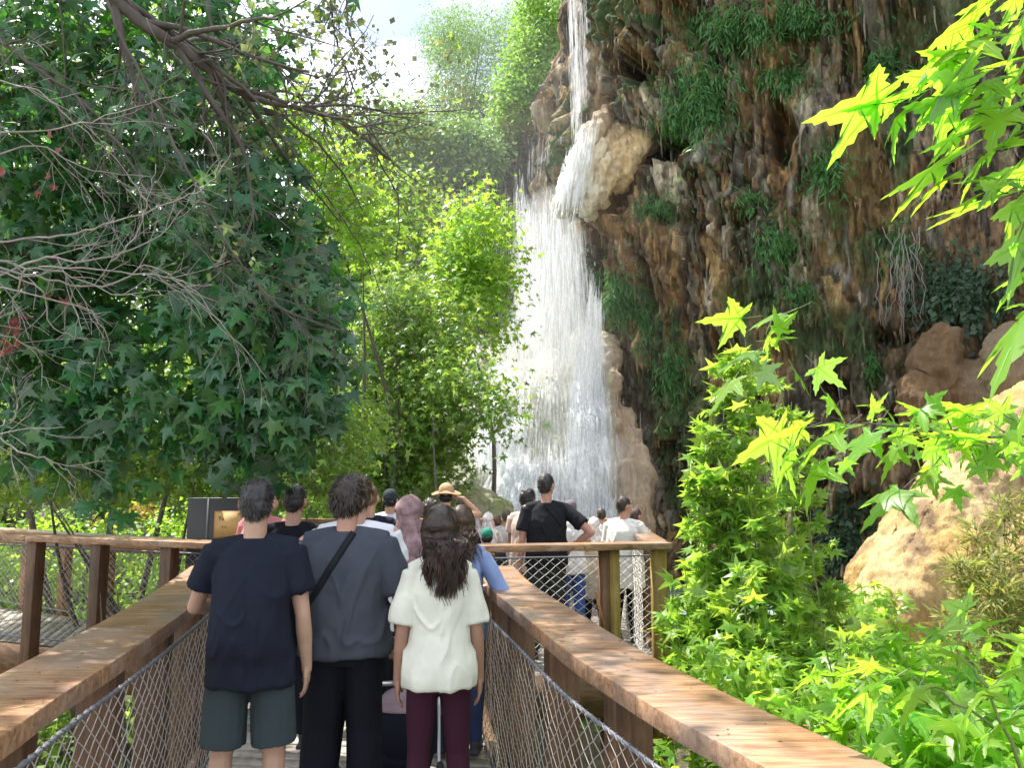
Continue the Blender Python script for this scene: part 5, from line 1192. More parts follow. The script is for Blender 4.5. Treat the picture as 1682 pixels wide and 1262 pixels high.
def loft(prof, lean=0.0):
    P = np.array([[0, lean * (z - .9), z] for z, _, _ in prof]); T = None
    n = 22; th = np.linspace(0, 2 * np.pi, n, endpoint=False)
    V = []
    for (z, rx, ry), p in zip(prof, P):
        c, s_ = np.cos(th), np.sin(th); e_ = 0.85
        V.append(np.column_stack([np.sign(c) * np.abs(c) ** e_ * rx, p[1] + np.sign(s_) * np.abs(s_) ** e_ * ry, np.full(n, z)]))
    V = np.vstack(V); k_ = len(prof); i = np.arange(k_ - 1)[:, None] * n; j = np.arange(n)[None]; j2 = (j + 1) % n
    Fq = np.stack([i + j, i + j2, i + n + j2, i + n + j], -1).reshape(-1, 4)
    V = np.vstack([V, [[0, P[0][1], prof[0][0]]], [[0, P[-1][1], prof[-1][0]]]]); a, b = k_ * n, k_ * n + 1; j = np.arange(n); j2 = (j + 1) % n
    Ft = np.concatenate([np.stack([np.full(n, a), j2, j], -1), np.stack([np.full(n, b), (k_ - 1) * n + j, (k_ - 1) * n + j2], -1)])
    return V, [Fq, Ft]
def interp_prof(prof, z):
    zs = [p[0] for p in prof]; return np.interp(z, zs, [p[1] for p in prof]), np.interp(z, zs, [p[2] for p in prof])
def ribbons(mb, roots, dirs, L, w, n_, wav=0.0, grav=1.0, surf=None, col=None, flat=None):
    pass
def person(label, u, Y, vtop, w=1.0, belly=0.0, fem=False, yaw=0.0, skinc=(.50, .30, .20), top=('navy', (.02, .025, .05)), sleeve=0.55, hem=.80, loose=.03, bottom=('pants', 'black', (.012, .012, .018)), hair=('short', (.018, .013, .011)), arms=('down', 'down'),
           headyaw=0.0, headtilt=0.0, zf=PZ, group=None, near=False, child=1.0, hemflare=0.02, legs=None, extra=None):
    p0 = A3(u, vtop, Y); H = p0[2] - zf; s = H / 1.75
    rt = empty('person', (p0[0], Y, zf), 0); tag(rt, label, 'person', group)
    vox = 0.0062 if near else 0.009
    prof = torso_prof(w, belly, fem); hw = (.168 if fem else .188) * w
    shz = 1.385 if fem else 1.40
    S = [np.array([sd * hw, 0, shz]) for sd in (-1, 1)]
    el, wr_, hd, pn, cu = [], [], [], [], []
    for q, sd in enumerate((-1, 1)):
        a = ARMS[arms[q]] if isinstance(arms[q], str) else arms[q]
        m_ = np.array([sd, 1, 1]); el.append(S[q] + np.array(a[0]) * m_); wr_.append(S[q] + np.array(a[1]) * m_); hd.append(np.array(a[2]) * m_); pn.append(np.array(a[3]) * m_); cu.append(a[4])
    hip = .088 * (0.6 + .4 * w)
    LG = legs or (((-hip, 0, .86), (-hip - .02, .015, .47), (-hip - .035, -.02, .09)), ((hip, 0, .86), (hip + .02, .015, .47), (hip + .035, -.02, .09)))
    tf = (0.75 + .25 * w)
    HC = np.array([0, .015, 1.635]); Rh = Matrix.Rotation(headyaw, 3, 'Z') @ Matrix.Rotation(headtilt, 3, 'X'); RhN = np.array(Rh)
    def hp(v): return HC + RhN @ np.array(v, float)
    # ---- body
    mb = MB(); V, F = loft([(a, b * (.90 if top else 1), c * (.90 if top else 1)) for a, b, c in prof]); mb.add(V, F)
    mb.tube(np.array([[0, -.012, 1.42], [0, -.005, 1.50], HC + [0, -.01, -.05]]), [.058, .055, .056], 12)
    mb.sphere(HC + [0, 0, .01], (.076, .094, .103), 18, 12, M=RhN)
    mb.sphere(hp((0, .03, -.052)), (.056, .062, .060), 14, 9, M=RhN)
    mb.tube(np.array([hp((0, .088, .012)), hp((0, .107, -.020)), hp((0, .098, -.034))]), [.009, .015, .013], 7)   # nose
    mb.sphere(hp((0, .086, .035)), (.042, .014, .009), 10, 6, M=RhN)       # brow
    for zz_ in (-.052, -.064): mb.sphere(hp((0, .090, zz_)), (.022, .010, .006), 8, 5, M=RhN)   # lips
    for sd in (-1, 1):
        mb.sphere(hp((sd * .078, -.002, -.008)), (.008, .019, .032), 8, 7, M=RhN @ np.array(Matrix.Rotation(sd * -.35, 3, 'Z')))
        mb.tube(np.array([hp((sd * .081, .004, .018)), hp((sd * .088, -.012, .016)), hp((sd * .088, -.016, -.006)), hp((sd * .080, -.006, -.030))]), .0055, 5)
    for q in (0, 1):
        Sx = S[q]; Ex = el[q]; Wx = wr_[q]
        mb.tube(np.array([Sx + [0, 0, .0], Sx * .5 + Ex * .5, Ex]), np.array([.054, .046, .037]) * tf, 12)
        mb.tube(np.array([Ex, Ex * .65 + Wx * .35, Wx]), np.array([.037, .039, .026]) * (tf ** .6), 12); mb.sphere(Ex, (.038 * tf,) * 3, 10, 7)
        mb.sphere(Sx, (.056 * tf,) * 3, 12, 8)
        mb.tube(np.array([[0, 0, 1.435], Sx * .6 + np.array([0, 0, 1.415]) * .4, Sx + [0, 0, -.015]]), [.040, .034, .036], 8)
        hand(mb, Wx, hd[q] if near or True else hd[q], pn[q], 1.0 / max(.8, 1), cu[q], side=(1 if q == 1 else -1), r=.0088 if near else .0095)
        hh, kn, an = [np.array(a) for a in LG[q]]
        mb.tube(np.array([hh, hh * .5 + kn * .5, kn]), np.array([.088, .074, .055]) * tf, 12); mb.tube(np.array([kn, kn * .7 + an * .3 + [0, -.012, 0], an]), np.array([.053, .056, .036]) * (tf ** .6), 12); mb.sphere(kn, (.055 * tf,) * 3, 10, 8)
        mb.tube(np.array([an, an + [0, -.01, -.05], an + [0, .10, -.065]]), [.036, .036, .03], 8)
    body = fuse(mb, vox, 3, 'body')
    objs = [link('body', body, skin(skinc))]
    # ---- eyes
    for sd in (-1, 1):
        mb = MB(); mb.sphere(hp((sd * .031, .078, .008)), (.0125,) * 3, 10, 7, (.85, .85, .82)); mb.sphere(hp((sd * .031, .0865, .008)), (.006,) * 3, 8, 5, (.04, .02, .015)); objs.append(link('eye', mb.mesh('eye'), attrmat('eye', .2, 0, noise=0)))
    # ---- top
    sh_me = None
    if top:
        mb = MB(); pr2_ = []
        zs = [z for z in np.linspace(hem, 1.40, 12)]
        for z in zs:
            rx, ry = interp_prof(prof, max(z, .80)); t = (1.38 - z) / .6
            rx = max(rx, interp_prof(prof, 1.30)[0] * (0.93 if fem else .95)) if loose > .02 else rx
            pr2_.append((z, rx + loose * (0.45 + .55 * min(1, t * 1.4)) + hemflare * max(0, t - .4), ry + loose * (.5 + .7 * min(1, t)) + hemflare * max(0, t - .4)))
        pr2_ += [(1.435, .125 * w, .084), (1.468, .078, .072)]
        V, F = loft(pr2_); mb.add(V, F)
        for q in (0, 1):
            Sx, Ex, Wx = S[q], el[q], wr_[q]
            r0, r1 = .066 * tf, (.060 + loose * .5) * tf
            mb.tube(np.array([[np.sign(Sx[0]) * .045, 0, 1.458], [Sx[0] * .55, 0, 1.437], Sx + [0, 0, .010]]), [.040, .050, .058], 12)
            if sleeve <= 1: e_ = Sx * (1 - sleeve) + Ex * sleeve; mb.tube(np.array([Sx + [-np.sign(Sx[0]) * .03, 0, -.01], Sx, Sx * .5 + e_ * .5, e_]), [r0, r0, (r0 + r1) / 2, r1], 14, dome=0.02)
            else:
                e_ = Ex * (2 - sleeve) + Wx * (sleeve - 1); mb.tube(np.array([Sx, Sx * .5 + Ex * .5, Ex, e_]), [r0, r0 * .9, r0 * .8, r0 * .66], 14); mb.sphere(Ex, (r0 * .82,) * 3, 10, 7)
        sd_ = int(abs(u) * 7) % 97
        amp = (.0085 if fem else .011) if near else .010
        def dsp(co, no):
            c2 = co.copy(); z = co[:, 2]
            q1 = fbm(np.column_stack([co[:, 0] * 7 + co[:, 2] * 5, co[:, 1] * 7, co[:, 2] * 3.2 - co[:, 0] * 3]), 3, sd_)
            ridge = 1 - np.abs(fbm(np.column_stack([co[:, 0] * 9 - co[:, 2] * 4, co[:, 1] * 6, co[:, 2] * 4 + np.abs(co[:, 0]) * 6]), 2, sd_ + 3)) * 2
            fold = np.clip(1 - 3.2 * np.abs(fbm(np.column_stack([co[:, 0] * 6.5 - co[:, 2] * 3.5 * np.sign(co[:, 0]), co[:, 1] * 4, co[:, 2] * 2.2 + np.abs(co[:, 0]) * 4]), 2, sd_ + 11)), 0, 1) ** 1.5
            return amp * .35 + amp * .5 * q1 + amp * 1.3 * fold * np.clip((1.40 - z) * 6, 0, 1) + amp * .4 * ridge * np.clip((1.42 - z) * 6, 0, 1)
        sh_me = fuse(mb, max(.008, vox), 4, 'top', dsp)
        objs.append(link(top[2] if len(top) > 2 else 't_shirt', sh_me, cloth(top[0], top[1])))
        if near:
            th = np.linspace(0, 2 * np.pi, 33); mb = MB(); mb.tube(np.column_stack([np.cos(th) * .074, np.sin(th) * .067 + .001, 1.463 - .004 * np.sin(th)]), .007, 8, cap=False); objs.append(link('collar', mb.mesh('collar'), cloth(top[0], top[1]))); objs[-1]['_sub'] = 1
    # ---- bottoms
    kind, bn, bc = bottom
    if kind:
        mb = MB(); ex = {'pants': .022, 'wide': .035, 'leggings': .008, 'shorts': .032, 'jeans': .018, 'skirt': .03}[kind]
        pz = [(z, interp_prof(prof, z)[0] + min(ex, .012), interp_prof(prof, z)[1] + min(ex, .015)) for z in (.80, .86, .92, .98, 1.02)]
        V, F = loft(pz); mb.add(V, F)
        for q in (0, 1):
            hh, kn, an = [np.array(a, float) for a in LG[q]]
            if kind == 'shorts':
                e_ = hh * .12 + kn * .88; mb.tube(np.array([hh + [0, 0, .0], hh * .5 + e_ * .5, e_]), np.array([.100, .104, .106]) * tf, 16, dome=0.02)
            elif kind == 'wide': mb.tube(np.array([hh, kn, an + [0, 0, -.02]]), np.array([.108, .090, .095]) * tf, 16, dome=0.02)
            elif kind == 'skirt': pass
            else:
                mb.tube(np.array([hh, hh * .5 + kn * .5, kn]), np.array([.088 + ex * .6, .074 + ex, .055 + ex]) * tf, 14); mb.tube(np.array([kn, kn * .7 + an * .3 + [0, -.01, 0], an + [0, 0, .0]]), np.array([.055 + ex, .055 + ex * .9, .036 + ex]) * (tf ** .5), 14)
        if kind == 'skirt':
            V, F = loft([(.22, .25 * w, .20), (.5, .22 * w, .17), (.8, .185 * w, .14), (1.0, .16 * w, .125)]); mb.add(V, F)
        def dsp2(co, no): return (0.006 if kind != 'leggings' else .002) * fbm(co * np.array([10, 10, 2.5 if kind in ('wide', 'shorts', 'skirt') else 6]), 3, 5)
        me = fuse(mb, .008, 3, 'bottom', dsp2); objs.append(link({'shorts': 'shorts', 'leggings': 'leggings', 'skirt': 'skirt', 'jeans': 'jeans'}.get(kind, 'trousers'), me, cloth(bn, bc)))
    # ---- shoes
    for q in (0, 1):
        an = np.array(LG[q][2]); mb = MB()
        mb.sphere((an[0], an[1] + .06, .045), (.044, .13, .045), 12, 8); mb.sphere((an[0], an[1] - .01, .07), (.040, .05, .05), 10, 7); mb.box((an[0], an[1] + .05, .016), (.078, .25, .03))
        me = fuse(mb, .008, 2, 'shoe'); objs.append(link('shoe', me, cloth('shoe', (.05, .05, .06), .6)))
    # ---- hair and headgear
    hk, hc = hair[0], hair[1]
    hmn = 'hair %02d%02d%02d' % tuple(int(99 * x) for x in hc)
    def hdisp(a, f): return lambda co, no: a * fbm(co * np.array([f, f, f * .7]), 3, 4)
    if hk in ('short', 'thick', 'cropped', 'long', 'bald'):
        mb = MB(); g_ = {'short': 0, 'thick': .009, 'cropped': -.003, 'long': .008, 'bald': -.004}[hk]
        if hk != 'bald': mb.sphere(hp((0, -.008, .030)), (.079 + g_, .094 + g_, .090 + g_), 20, 12, M=RhN); mb.sphere(hp((0, -.034, -.002)), (.074 + g_, .066 + g_, .074 + g_), 18, 10, M=RhN)
        else:
            mb.sphere(hp((0, -.030, -.018)), (.080, .070, .040), 18, 10, M=RhN)
        if hk == 'thick': mb.sphere(hp((0, .03, .075)), (.066, .07, .045), 14, 8, M=RhN)
        if hk in ('short', 'thick'): mb.sphere(hp((0, -.045, -.045)), (.052, .045, .035), 12, 7, M=RhN)
        me = fuse(mb, .006, 2, 'hair', hdisp(.004 if hk != 'thick' else .008, 38 if hk != 'long' else 20)); ho = link('hair', me, hairmat(hmn, hc)); setcol(me, 1 + .4 * fbm(coords(me)[0] * np.array([90, 90, 30]), 2, 3)[:, None] * np.ones(3)); objs.append(ho)
        if hk in ('short', 'thick', 'cropped'):
            co, no = coords(me); sel = rng.integers(len(co), size=(2600 if near else 700)); rt_ = co[sel]; nn_ = no[sel]
            lw_ = (.012 if hk == 'cropped' else .022 if hk == 'short' else .032)
            out = (rt_ - HC) @ RhN; ok = ~((out[:, 1] > .05) & (out[:, 2] < .05)); rt_, nn_ = rt_[ok], nn_[ok]
            D = nn_ * .35 + np.array([0, .25, -.7]) * np.clip(1 - nn_[:, 2:3], 0, 1) + np.array([0, .8, .1]) * np.clip(nn_[:, 2:3], 0, 1) + rng.normal(size=rt_.shape) * .22
            strands = (np.array([[-.07, 0, 0], [.07, 0, 0], [.05, .55, .02], [0, 1, -.05], [-.05, .55, .02]]), np.array([[0, 1, 2], [0, 2, 4], [2, 3, 4]]))
            o3 = leafmesh('strands', rt_, D, nn_, rng.uniform(.6, 1.3, len(rt_)) * lw_, strands, np.clip(1 + .5 * rng.normal(size=(len(rt_), 1)), .4, 2.4) * np.ones((1, 3)), hairmat(hmn, hc)); objs.append(o3); o3['_sub'] = 1
        if hk == 'long':
            mb = MB(); ez, ex_, cx_, yb = hair[2]   # end height, half spread, centre x, back offset
            for lk in range(95 if near else 50):
                a0 = rng.uniform(-1, 1) * 2.2; t0 = a0 / 2.2; le = min(ez + rng.uniform(-.05, .16) + .07 * t0 * t0, 1.5); lx = cx_ + t0 * ex_ + rng.normal() * .02; ly = yb - .04 * (1 - t0 * t0) + rng.normal() * .018
                ph = rng.uniform(0, 6.3); fr_ = rng.uniform(11, 19); am = rng.uniform(.008, .022); r_ = rng.uniform(.1, 1); tone = np.clip(1 + .45 * rng.normal(), .45, 2.6)
                for q in range(12 if near else 8):
                    a = a0 + rng.normal() * .10
                    st0 = hp((math.sin(a) * .082 * r_, -math.cos(a) * .092 * r_ + .01, .030 + .094 * math.sqrt(max(0, 1 - r_ * r_ * .9))))
                    m0 = hp((math.sin(a) * .094, -math.cos(a) * .106, .03)); m1 = hp((math.sin(a) * .098, -math.cos(a) * .104, -.04))
                    e1 = np.array([lx + rng.normal() * .010, ly + rng.normal() * .008, le + rng.normal() * .02])
                    m2 = np.array([cx_ * .6 + t0 * ex_ * 1.15 + rng.normal() * .008, yb - .035 * (1 - t0 * t0) - .02, (m1[2] + le) / 2 + .03])
                    P = catmull([st0, m0, m1, m2, e1], 6); f = np.clip(np.linspace(-.35, 1, len(P)), 0, 1)
                    P[:, 0] += am * f * np.sin(f * fr_ + ph); P[:, 1] += am * .7 * f * np.cos(f * fr_ + ph)
                    mb.tube(P, np.linspace(.0052, .0012, len(P)) * rng.uniform(.6, 1.25), 4, tuple(tone * rng.uniform(.8, 1.25) * np.array([1, .92, .88])), cap=False)
            o3 = link('strands', mb.mesh('strands'), hairmat(hmn, hc)); objs.append(o3); o3['_sub'] = 1
    if hk == 'cap':
        mb = MB(); mb.sphere(hp((0, -.005, .035)), (.084, .102, .088), 20, 12, M=RhN); me = fuse(mb, .006, 2, 'cap'); co, no = coords(me)
        objs.append(link('cap', me, cloth('cap' + hmn, hc)))
        mb = MB(); mb.sphere(hp((0, .12, .02)), (.062, .060, .008), 16, 6, M=RhN); objs.append(link('cap_brim', mb.mesh('brim'), cloth('cap' + hmn, hc))); objs[-1]['_sub'] = 1
        mb = MB(); mb.tube(np.array([hp((-.03, -.108, .010)), hp((-.02, -.111, .032)), hp((.02, -.111, .032)), hp((.03, -.108, .010))]), .004, 6); objs.append(link('cap_strap', mb.mesh('cap_strap'), cloth('shoe', (.05, .05, .06)))); objs[-1]['_sub'] = 1
        mb = MB(); mb.sphere(hp((0, -.030, -.03)), (.079, .070, .06), 16, 9, M=RhN); objs.append(link('hair', fuse(mb, .007, 2, 'hair', hdisp(.003, 40)), hairmat('hair dark', (.02, .014, .012))))
    if hk == 'sunhat':
        mb = MB(); mb.sphere(hp((0, 0, .05)), (.088, .10, .085), 20, 12, M=RhN)
        me = fuse(mb, .007, 2, 'sun_hat'); objs.append(link('sun_hat', me, cloth('straw', hc)))
        th = np.linspace(0, 2 * np.pi, 40, endpoint=False); mb = MB(); V = []
        for rr_q, zq in ((.08, .036), (.12, .030), (.165, .012), (.17, .010), (.165, .004), (.12, .022), (.08, .028)): V.append(np.array([hp((math.cos(a) * rr_q, math.sin(a) * rr_q * 1.1, zq + .012 * math.sin(a * 3))) for a in th]))
        V = np.vstack(V); i = np.arange(6)[:, None] * 40; j = np.arange(40)[None]; mb.add(V, np.stack([i + j, i + j * 0 + (j + 1) % 40, i + 40 + (j + 1) % 40, i + 40 + j], -1).reshape(-1, 4)); objs.append(link('hat_brim', mb.mesh('brim'), cloth('straw', hc))); objs[-1]['_sub'] = 1
        mb = MB(); mb.sphere(hp((0, -.030, -.03)), (.079, .070, .07), 16, 9, M=RhN); objs.append(link('hair', fuse(mb, .007, 2, 'hair', hdisp(.003, 40)), hairmat('hair dark', (.02, .014, .012))))
    if hk == 'hijab':
        mb = MB(); mb.sphere(hp((0, -.010, .018)), (.094, .108, .108), 20, 12, M=RhN); mb.sphere(hp((0, -.02, -.06)), (.082, .085, .08), 16, 9, M=RhN)
        V, F = loft([(1.22, .155 * w, .125), (1.33, .185 * w, .132), (1.42, .165 * w, .115), (1.48, .10, .09), (1.56, .086, .088)]); mb.add(V, F)
        fm = lambda co, no: .009 * fbm(np.column_stack([co[:, 0] * 10 + co[:, 2] * 8, co[:, 1] * 8, co[:, 2] * 7 - co[:, 0] * 10]), 3, 6) + .006 * (1 - 2 * np.abs(fbm(np.column_stack([co[:, 0] * 5 - co[:, 2] * 12, co[:, 1] * 7, co[:, 2] * 10 + co[:, 0] * 12]), 2, 9)))
        objs.append(link('headscarf', fuse(mb, .008, 3, 'headscarf', fm), simple('scarf' + hmn, hc, .7, .45, 16, .3, 120, stretch=(1, 1, .35), spec=.2)))
        # face opening is kept open by the body's face standing proud
    # ---- strap or bag
    Mw = Matrix.Translation(Vector((p0[0], Y, zf))) @ Matrix.Rotation(yaw, 4, 'Z') @ Matrix.Scale(s, 4)
    if extra: objs += extra(dict(shirt=sh_me, S=S, el=el, wr=wr_, hp=hp))
    last = None
    rt.rotation_euler = (0, 0, yaw); rt.scale = (s, s, s)
    for o_ in objs:
        if o_.get('_sub'): o_.parent = last; del o_['_sub']
        else: o_.parent = rt; last = o_
    # the head's top sits above the root: keep the head on its pixel when the body turns
    return rt
DK = (.018, .013, .011)
def strap_maker(a, b, wd, name='bag_strap', col=(.012, .012, .018)):
    def f(c):
        tr = bvh_of(c['shirt']); pts = []
        for t in np.linspace(0, 1, 26):
            x = a[0] + (b[0] - a[0]) * t; z = a[1] + (b[1] - a[1]) * t; h = tr.ray_cast(Vector((x, -1, z)), Vector((0, 1, 0)))
            if h[0] is not None: pts.append(np.array(h[0]) + [0, -.003, 0])
        P = np.array(pts); d = norm(np.array([b[0] - a[0], 0, b[1] - a[1]])); q = np.cross(d, [0, 1, 0]) * wd / 2; k_ = len(P)
        V = np.vstack([P - q, P + q, P + q + [0, -.004, 0], P - q + [0, -.004, 0]]); F = []
        for i in range(k_ - 1):
            for m_, n_ in ((0, 1), (1, 2), (2, 3), (3, 0)): F.append([m_ * k_ + i, m_ * k_ + i + 1, n_ * k_ + i + 1, n_ * k_ + i])
        return [link(name, npmesh(name, V, np.array(F)), cloth('strap', col, .6))]
    return f
def phone_maker(side=1):
    def f(c):
        w_ = c['wr'][1 if side > 0 else 0]; mb = MB(); mb.box(tuple(w_ + np.array([-.03 * side, .035, .12])), (.075, .009, .15)); return []
    return f
# nearest three
person('stout man in a navy T-shirt and teal grey shorts, nearest at the left rail', 423, 3.83, 789, w=.97, belly=.055, yaw=R(8), skinc=(.42, .26, .18), top=('navy', (.011, .014, .026)), sleeve=.62, hem=.80, loose=.022,
       bottom=('shorts', 'teal grey', (.040, .056, .062)), hair=('short', (.022, .020, .022)), arms=('rail', 'down'), zf=0, near=True, legs=(((-.10, 0, .86), (-.12, .015, .47), (-.13, -.02, .09)), ((.10, 0, .86), (.12, .015, .47), (.13, -.02, .09))))
def p2_extra(c): return strap_maker((.045, 1.47), (-.215, 1.03), .036)(c)
person('man in charcoal T-shirt and wide black trousers with a strap across his back', 572, 4.2, 786, w=1.08, belly=.02, yaw=R(4), skinc=(.50, .27, .20), top=('charcoal', (.060, .068, .088)), sleeve=.88, hem=.855, loose=.042,
       bottom=('wide', 'black', (.008, .009, .015)), hair=('thick', (.022, .014, .010)), arms=('cross', 'push'), zf=0, near=True, headyaw=R(-8), extra=p2_extra)
def p3_extra(c):
    mb = MB(); q = c['hp']((0, -.115, -.005)); mb.box(tuple(q), (.06, .012, .014)); o_ = link('hair_clip', mb.mesh('clip'), cloth('clip', (.03, .02, .02), .4)); return [o_]
person('woman in an oversized white T-shirt and maroon leggings with long wavy dark hair', 724, 3.95, 832, w=.84, fem=True, yaw=R(6), skinc=(.34, .19, .13), top=('white cream', (.66, .67, .58)), sleeve=.85, hem=.83, loose=.038,
       bottom=('leggings', 'maroon', (.045, .012, .025)), hair=('long', (.032, .019, .014), (1.32, .098, .035, -.10)), arms=('down', 'down'), zf=0, near=True, headyaw=R(-14), hemflare=.045, extra=p3_extra, child=1)
# second row
person('man in a plain black T-shirt with dark hair seen between the two nearest men', 484, 5.3, 797, w=1.10, yaw=R(0), skinc=(.46, .27, .19), top=('black', (.014, .015, .022)), hair=('short', (.018, .015, .016)), arms=('down', 'down'), zf=.02)
person('balding man in a pink shirt with his head turned right', 437, 6.1, 795, w=1.05, yaw=R(-25), headyaw=R(-25), skinc=(.58, .33, .22), top=('pink', (.62, .24, .26)), hair=('cropped', (.34, .22, .12)), arms=('rail', 'rail'), zf=.05)
person('person with thick brown hair and a white shirt right behind the charcoal T-shirt', 588, 4.75, 784, w=1.12, skinc=(.48, .28, .2), top=('white shirt', (.70, .72, .78)), hair=('thick', (.055, .032, .018)), arms=('hold', 'hold'), zf=.0)
person('man in a dark navy shirt whose shoulder shows right of the thick brown hair', 607, 6.4, 797, w=1.05, skinc=(.48, .28, .2), top=('night blue', (.012, .014, .028)), hair=('cropped', (.13, .085, .05)), arms=('down', 'rail'), zf=.05)
person('man in a dark grey cap and pale lavender shirt', 641, 7.6, 804, w=1.02, skinc=(.46, .27, .19), top=('lavender', (.60, .60, .74)), hair=('cap', (.035, .045, .055)), arms=('hold', 'hold'))
person('woman in a mauve headscarf and patterned pink blouse left of the wavy dark hair', 672, 5.4, 814, w=1.0, fem=True, yaw=R(-15), headyaw=R(-25), skinc=(.50, .30, .22), top=('dusty pink', (.42, .25, .27)), hair=('hijab', (.33, .22, .23)), arms=('hold', 'hold'), zf=.02, sleeve=1.8)
person('person in a straw sun hat shading the face with a raised hand', 733, 7.9, 796, w=.98, fem=True, skinc=(.55, .33, .22), top=('cream', (.62, .54, .46)), hair=('sunhat', (.50, .34, .20)), arms=('hold', 'brow'))
person('woman with long brown hair leaning her blue sleeve on the right rail', 757, 5.2, 832, w=.98, fem=True, yaw=R(-10), skinc=(.45, .27, .19), top=('light blue', (.22, .30, .52)), sleeve=1.05, hair=('long', (.065, .040, .022), (1.30, .12, .03, -.09)), bottom=('jeans', 'indigo', (.03, .045, .11)),
       arms=('hold', ((.17, -.02, -.27), (.02, .22, -.25), (-.6, .8, 0), (0, 0, -1), .4)), zf=.02)
person('woman in a pale grey headscarf beyond the wavy haired women', 779, 8.8, 838, w=.95, fem=True, skinc=(.5, .3, .2), top=('grey violet', (.40, .36, .42)), hair=('hijab', (.48, .44, .47)), arms=('hold', 'hold'), sleeve=1.8)
person('person with dark hair and a black top left of the pale grey headscarf', 757, 8.2, 834, w=.95, skinc=(.5, .3, .2), top=('black', (.014, .015, .022)), hair=('short', (.02, .015, .013)), arms=('down', 'down'))
person('woman in a white headscarf and white blouse behind the child in the green cap', 801, 9.2, 842, w=.92, fem=True, skinc=(.5, .3, .2), top=('white', (.72, .70, .70)), hair=('hijab', (.72, .68, .68)), arms=('hold', 'phone'), sleeve=1.8)
person('child in a green cap just behind the platform railing', 800, 7.25, 868, w=1.05, skinc=(.52, .32, .22), top=('child black', (.03, .03, .04)), hair=('cap', (.03, .22, .15)), arms=('hold', 'hold'), bottom=('shorts', 'grey', (.2, .2, .2)))
person('woman with dark hair tied back left of the straw sun hat', 707, 6.9, 822, w=.95, fem=True, skinc=(.45, .27, .19), top=('plum', (.20, .10, .13)), hair=('thick', (.03, .02, .016)), arms=('hold', 'hold'))
person('person in a pale peach shirt right of the straw sun hat', 757, 9.6, 818, w=1.0, skinc=(.55, .34, .24), top=('peach', (.66, .46, .38)), hair=('short', (.05, .03, .02)), arms=('hold', 'hold'))
person('person in a light grey top between the child and the cream shirt', 832, 9.4, 838, w=.95, skinc=(.48, .3, .2), top=('light grey', (.45, .43, .43)), hair=('short', (.08, .06, .05)), arms=('hold', 'hold'))
person('person with a brown head of hair low beside the mossy boulder', 816, 10.0, 848, w=.92, skinc=(.48, .3, .2), top=('dusty', (.5, .38, .34)), hair=('thick', (.09, .05, .03)), arms=('hold', 'hold'))
person('person in a white cap far back left of the cream shirt', 846, 9.9, 842, w=.92, skinc=(.48, .3, .2), top=('cream', (.62, .54, .46)), hair=('cap', (.6, .58, .55)), arms=('hold', 'hold'))
person('woman with dark hair at the far railing right of the straw sun hat', 716, 10.0, 846, w=.92, fem=True, skinc=(.48, .3, .2), top=('rose', (.5, .2, .24)), hair=('short', (.03, .02, .015)), arms=('hold', 'hold'))
person('person in a blue shirt at the far railing right of the black polo man', 918, 9.8, 836, w=.92, skinc=(.48, .3, .2), top=('sky blue', (.30, .42, .62)), hair=('short', (.05, .035, .02)), arms=('hold', 'hold'))
person('person in a white top at the far railing left of the man looking right', 988, 9.9, 836, w=.92, skinc=(.48, .3, .2), top=('white top', (.72, .70, .70)), hair=('short', (.04, .03, .02)), arms=('hold', 'hold'))
# group at the right of the platform
person('young man with black hair and a cream shirt left of the black polo', 866, 8.0, 804, w=.98, yaw=R(-20), headyaw=R(-10), skinc=(.36, .21, .14), top=('cream pink', (.66, .50, .44)), hair=('thick', DK), arms=('hold', 'hold'), bottom=('pants', 'beige', (.36, .30, .24)))
def p16_extra(c): return strap_maker((-.03, 1.475), (.17, 1.22), .030, 'bag_strap', (.03, .03, .035))(c)
person('tallest man in a black polo shirt, one hand on his hip, behind the railing', 897, 7.3, 779, w=1.0, yaw=R(0), headyaw=R(-25), skinc=(.50, .27, .20), top=('black polo', (.014, .015, .020)), sleeve=.68, hem=.86, loose=.026, hair=('short', (.016, .014, .014)), arms=('down', 'hip'),
       bottom=('pants', 'dark olive', (.035, .042, .045)), extra=p16_extra)
person('person in blue jeans and white shirt behind the elbow of the black polo man', 937, 8.3, 822, w=1.0, fem=True, skinc=(.46, .27, .19), top=('white top', (.72, .70, .70)), hair=('cap', (.17, .14, .17)), arms=('hold', 'rail'), bottom=('jeans', 'denim', (.06, .12, .38)))
person('woman in a long beige coat, left of the olive double post', 975, 8.6, 850, w=1.0, fem=True, skinc=(.46, .27, .19), top=('beige coat', (.52, .47, .36), 'coat'), hair=('hijab', (.62, .58, .55)), arms=('hold', 'hold'), hem=.50, sleeve=1.9, hemflare=.05)
person('man in a white shirt looking right, at the right end of the platform', 1024, 8.0, 817, w=1.05, yaw=R(-28), headyaw=R(-35), skinc=(.50, .27, .19), top=('white shirt b', (.72, .70, .66)), sleeve=.75, hem=.66, loose=.045, hair=('short', (.03, .02, .017)), arms=('hold', 'rail'), bottom=('pants', 'black', (.012, .012, .018)))
person('person with reddish dark hair mostly hidden beyond the man looking right', 1044, 8.8, 836, w=.95, yaw=R(-30), headyaw=R(-20), skinc=(.45, .25, .18), top=('white top', (.72, .70, .70)), hair=('short', (.06, .03, .025)), arms=('hold', 'hold'))

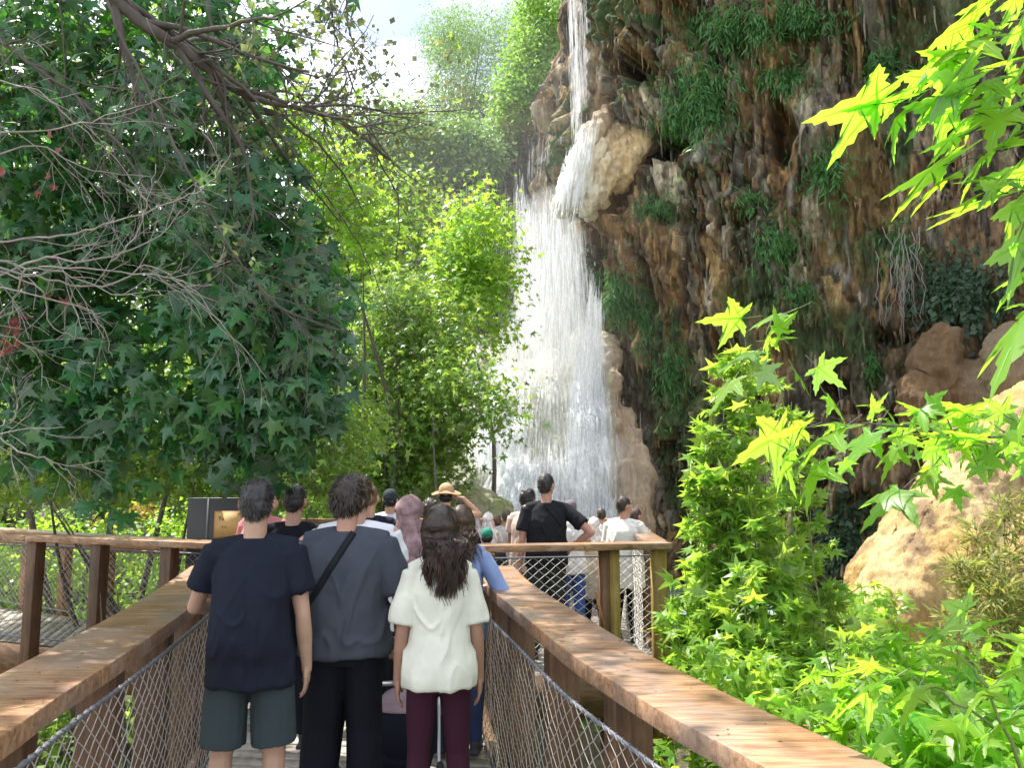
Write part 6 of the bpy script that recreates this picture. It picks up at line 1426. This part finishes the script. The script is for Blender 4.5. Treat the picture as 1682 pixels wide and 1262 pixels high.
# ------------------------------------------------------------------ stroller
st_root = empty('stroller', (0, 0, 0)); c0 = A3(664, 1150, 4.75)
Mf = simple('grey aluminium tube', (.55, .56, .60), .3, metallic=.8); Mk = cloth('stroller black', (.012, .014, .025)); Mp = cloth('stroller pink grey', (.36, .26, .30)); Mrub = simple('black rubber', (.02, .02, .02), .8)
x0, y0 = float(c0[0]), 4.75
for sd in (-1, 1):
    mb = MB(); mb.tube(catmull([(x0 + sd * .20, y0 - .32, .90), (x0 + sd * .20, y0 - .22, .80), (x0 + sd * .21, y0 - .05, .5), (x0 + sd * .22, y0 + .40, .14)], 6), .011, 8); mb.tube(catmull([(x0 + sd * .21, y0 - .05, .5), (x0 + sd * .23, y0 - .22, .14)], 6), .010, 8)
    link('frame_tube', mb.mesh('f'), Mf, st_root)
    for yy in (-.22, .42):
        wmb = MB(); th = np.linspace(0, 2 * np.pi, 25); wmb.tube(np.column_stack([np.full(25, x0 + sd * .235), y0 + yy + np.cos(th) * .075, .10 + np.sin(th) * .075]), .018, 8, cap=False); wh = link('wheel', wmb.mesh('wheel'), Mrub, st_root)
        hb_ = MB()
        for a in range(5): hb_.beam((x0 + sd * .235, y0 + yy, .10), (x0 + sd * .235, y0 + yy + math.cos(a * 1.257) * .07, .10 + math.sin(a * 1.257) * .07), .01, .01, up=(1, 0, 0))
        link('hub', hb_.mesh('hub'), Mf, wh, False)
mb = MB(); mb.tube(catmull([(x0 - .20, y0 - .32, .90), (x0 - .1, y0 - .36, .915), (x0 + .1, y0 - .36, .915), (x0 + .20, y0 - .32, .90)], 6), .014, 8); link('handle', mb.mesh('handle'), Mrub, st_root)
mb = MB(); mb.beam((x0 - .17, y0 - .16, .60), (x0 + .20, y0 - .16, .60), .025, .025); link('cross_bar', mb.mesh('cb'), Mf, st_root, False)
def shell(rad, z0_, y_, a0, a1, b0, b1, th_=.006, sx=1.0):
    A, Bq = np.meshgrid(np.linspace(a0, a1, 12), np.linspace(b0, b1, 18)); V = np.stack([x0 + sx * rad * np.sin(Bq) * np.cos(A) * 1.0, y_ - rad * np.cos(Bq) * np.cos(A) * .9, z0_ + rad * np.sin(A)], -1).reshape(-1, 3)
    i = np.arange(17)[:, None] * 12; j = np.arange(11)[None]; return V, np.stack([i + j, i + 12 + j, i + 13 + j, i + j + 1], -1).reshape(-1, 4)
V, F = shell(.24, .30, y0, R(35), R(78), R(-95), R(95)); cn = link('canopy', npmesh('canopy', V, F), Mp, st_root); so = cn.modifiers.new('s', 'SOLIDIFY'); so.thickness = .008
V, F = shell(.232, .30, y0, R(-38), R(36), R(-95), R(95)); cn = link('seat_shell', npmesh('seat', V, F), Mk, st_root); so = cn.modifiers.new('s', 'SOLIDIFY'); so.thickness = .01
mb = MB(); mb.box((x0, y0 + .02, .17), (.34, .40, .10)); bk = link('basket', mb.mesh('bk'), Mk, st_root, False)
tag(st_root, 'black stroller with a pinkish grey hood between the charcoal T-shirt and the woman in white', 'stroller')
bpy.context.view_layer.update()
